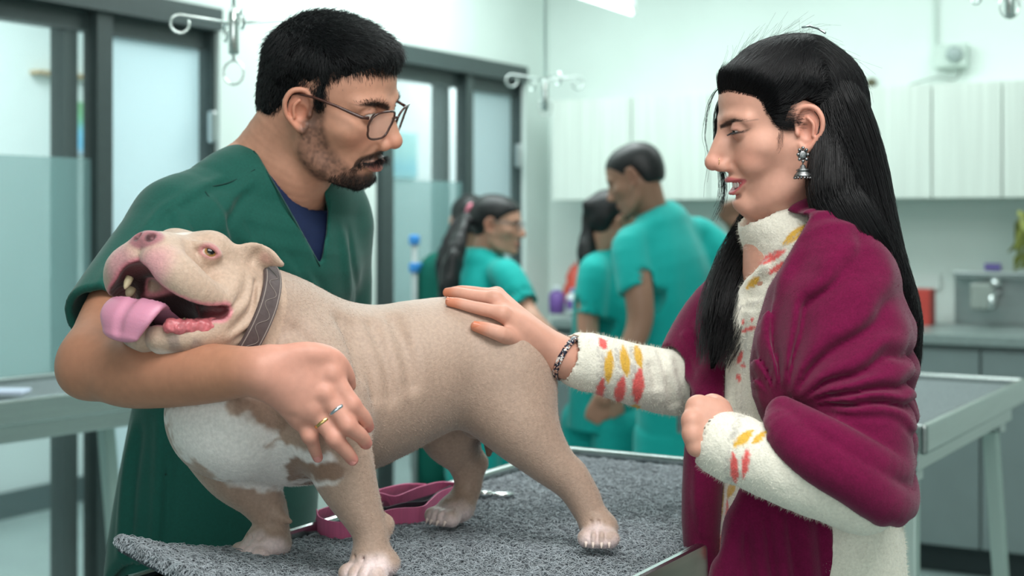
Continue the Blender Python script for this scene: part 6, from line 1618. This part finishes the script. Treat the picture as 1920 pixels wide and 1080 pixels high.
# her glasses
R_ = rotm(math.radians(-12), math.radians(4), 0); O_ = P(930, 418, 5.2); X_ = lambda p: (np.asarray(p)*.92)@R_.T+O_
g = thing('eyeglasses', 'thin-framed glasses of the background woman with pink hair tie', 'eyeglasses', X_((.1, 0, 0))); wm = mat('wire_frame', (.25, .25, .26), .3, .8)
for sd in (-1, 1):
    rim = [X_((.104, .033*sd+.025*math.cos(a), -.006+.019*math.sin(a))) for a in np.linspace(0, 2*math.pi, 21)[:-1]]
    MB().tube(rim, .0016, 6, closed=True).build('rim', wm, g, smooth=True); MB().tube([X_((.096, .058*sd, 0)), X_((.05, .073*sd, .006)), X_((-.005, .078*sd, .008))], .0016, 6).build('temple', wm, g, smooth=True)
    meshobj('lens', np.array([X_((.105, .033*sd, -.006))]+rim), [(0, i+1, (i+1) % 20+1) for i in range(20)], mat('lens_glass', (.95, .98, .98), .02, spec=.5, alpha=.12), g)
MB().tube([X_((.104, -.008, 0)), X_((.107, 0, .002)), X_((.104, .008, 0))], .0016, 6).build('bridge', wm, g, smooth=True)
# colleague behind her
staff('woman in dark green scrubs, half hidden behind the woman with pink hair tie', 5.6, (880, 415), 100, 5, (868, 480, 5.6), [(862, 498, 5.6), (860, 570, 5.6), (860, 690, 5.6), (860, 800, 5.6), (860, 880, 5.6)], [.11, .165, .155, .16, .17], [.08, .105, .105, .11, .12], (.3, .95),
      [[(812, 505, 5.6, .044), (806, 600, 5.58, .038), (815, 690, 5.5, .032), (830, 740, 5.4, .027)]], dgreen, SK2, tied_hair([(852, 430, 5.5), (836, 490, 5.48), (826, 545, 5.48)], mat('tie_peach', srgb(226, 178, 150), .7), .034), sc=.92)
# ------------------------------------------------------------------ collar and leash
def collar():
    ax = unit((-.74, -.46, .44)); c0 = P(438, 604, 1.800)
    q = unit(np.cross(ax, (0, 1, 0))); w = np.cross(ax, q); n = 72
    pts = []
    for i in range(n):
        a = 2*math.pi*i/n; e = math.cos(a)*q+math.sin(a)*w; r = np.linspace(.04, .16, 120); pp = c0+e*r[:, None]
        d = DOG(pp); k = np.argmax(d > .0015); pts.append(r[k])
    pts = np.array(pts); pts = np.array([np.median(np.take(pts, range(i-4, i+5), mode='wrap')) for i in range(n)]); pts = np.array([np.mean(np.take(pts, range(i-3, i+4), mode='wrap')) for i in range(n)])+.001
    t = thing('dog_collar', 'brown stitched leather collar round the dog\'s neck', 'collar', c0)
    def band(hw, off, th, name, m):
        V = []; F = []
        for i in range(n):
            a = 2*math.pi*i/n; e = math.cos(a)*q+math.sin(a)*w
            for (dr, da) in ((0, -hw), (th, -hw*.96), (th, hw*.96), (0, hw)): V.append(c0+e*(pts[i]+dr)+ax*(da+off))
        for i in range(n):
            for j in range(4): F.append((i*4+j, i*4+(j+1) % 4, (i+1) % n*4+(j+1) % 4, (i+1) % n*4+j))
        return meshobj(name, np.array(V), F, m, t, smooth=False)
    band(.0125, 0, .0036, 'strap', mat('collar_leather', srgb(86, 74, 74), .55, noise=.12, nscale=120, bump=.2, bscale=300, bdist=.001))
    st = mat('collar_stitch', srgb(150, 138, 132), .8)
    for off in (-.0098, .0098): band(.0006, off, .0042, 'stitching', st)
    mb = MB(); zz = [c0+(math.cos(a)*q+math.sin(a)*w)*(np.interp(a, np.arange(n)*2*math.pi/n, pts, period=2*math.pi)+.0040)+ax*(.006*math.sin(a*18)) for a in np.linspace(0, 6.283, 240)]
    mb.tube(zz, .00035, 5).build('stitching', st, t)
collar()
def leash():
    z0 = TZ+.000
    def g(px, py, h=.0):
        d = (CZ-z0-h)*FPX/(py-HORZ); return P(px, py, d)
    t = thing('dog_leash', 'pink webbing leash lying looped on the mat behind the dog\'s front leg', 'leash', g(720, 985))
    pk = mat('leash_pink', srgb(226, 112, 156), .6, noise=.08, nscale=40, bump=.5, bscale=500, bdist=.001, stretch=(6, 6, .2)); dk = mat('leash_lining', srgb(52, 46, 56), .8)
    W = .024
    def loop(ctrl, name, lean=0.0, m=pk):
        q = spline([g(x, y)+Z3*(W/2+h) for x, y, h in ctrl], 8)
        dirs = np.array([unit(Z3+np.array([0, lean, 0])) for _ in q]); MB().strip(q, dirs, W, .0018).build(name, m, t); return q
    # standing-on-edge loops of the handle
    a = loop([(594, 985, 0), (600, 1001, 0), (630, 1010, 0), (668, 1006, 0), (735, 985, 0), (790, 980, 0), (806, 968, 0), (826, 950, 0), (858, 938, 0)], 'webbing')
    b = loop([(594, 985, 0), (630, 972, 0), (680, 955, 0), (722, 940, 0), (765, 930, 0), (800, 930, 0)], 'webbing', -.9)
    c = loop([(712, 950, .0), (745, 955, 0), (790, 938, 0), (830, 928, 0), (870, 930, 0), (900, 926, .004)], 'webbing', -.6)
    # padded dark inside of the handle
    q = spline([g(x, y)+Z3*(W/2)+np.array([0, .0022, 0]) for x, y in [(722, 982), (760, 972), (800, 968), (822, 950), (846, 938)]], 6)
    MB().strip(q, Z3, W*.96, .002).build('handle_lining', dk, t)
    q = spline([g(x, y)+Z3*.004 for x, y in [(722, 975), (765, 962), (810, 948), (840, 936)]], 6); MB().strip(q, (0.3, 1, 0.5), .026, .002).build('handle_lining', dk, t)
    sm = mat('snap_steel', (.78, .80, .80), .2, 1.0); p0, p1 = g(896, 926, .008), g(960, 927, .006)
    d = unit(p1-p0); s = unit(np.cross(d, Z3))
    MB().tube([p0, p0*.6+p1*.4], [.0062, .0052], 10).build('swivel', sm, t, smooth=True)
    MB().tube([p0*.6+p1*.4, p0*.45+p1*.55+s*.008, p0*.2+p1*.8+s*.009, p1+s*.002, p0*.12+p1*.88-s*.007, p0*.35+p1*.65-s*.006, p0*.6+p1*.4], .0034, 8).build('snap_hook', sm, t, smooth=True)
    MB().tube([p0+s*.011*math.cos(a)+Z3*.004*math.sin(a)-d*.004+d*.006*math.sin(a) for a in np.linspace(0, 6.28, 15)[:-1]], .0018, 8, closed=True).build('swivel_ring', sm, t, smooth=True)
leash()
# fluorescent tube light above
def tube_light():
    a, b = P(1186, 14, 5.5), P(1070, -24, 5.35); d = unit(b-a); b = a+d*1.2
    t = thing('tube_light', 'white fluorescent tube batten hanging at the top centre', 'lamp', (a+b)/2)
    s = unit(np.cross(d, Z3)); wm = mat('batten_white', srgb(226, 236, 230), .5)
    MB().box((a+b)/2+Z3*.012, (1.2, .05, .03), [d, s, Z3], .004).build('batten', wm, t)
    MB().tube([a-Z3*.018, b-Z3*.018], .013, 12).build('tube', mat('tube_glow', (.9, 1, .97), .4, emit=(.92, 1, .97, 3.0)), t, smooth=True)
    for e in (a+d*.2, b-d*.2): MB().tube([e, np.array([e[0], e[1], CEIL])], .005, 8).build('hanger_rod', wm, t)
    for e in (a, b): MB().box(e-Z3*.012, (.02, .03, .03), [d, s, Z3], .003).build('end_cap', wm, t)
tube_light()
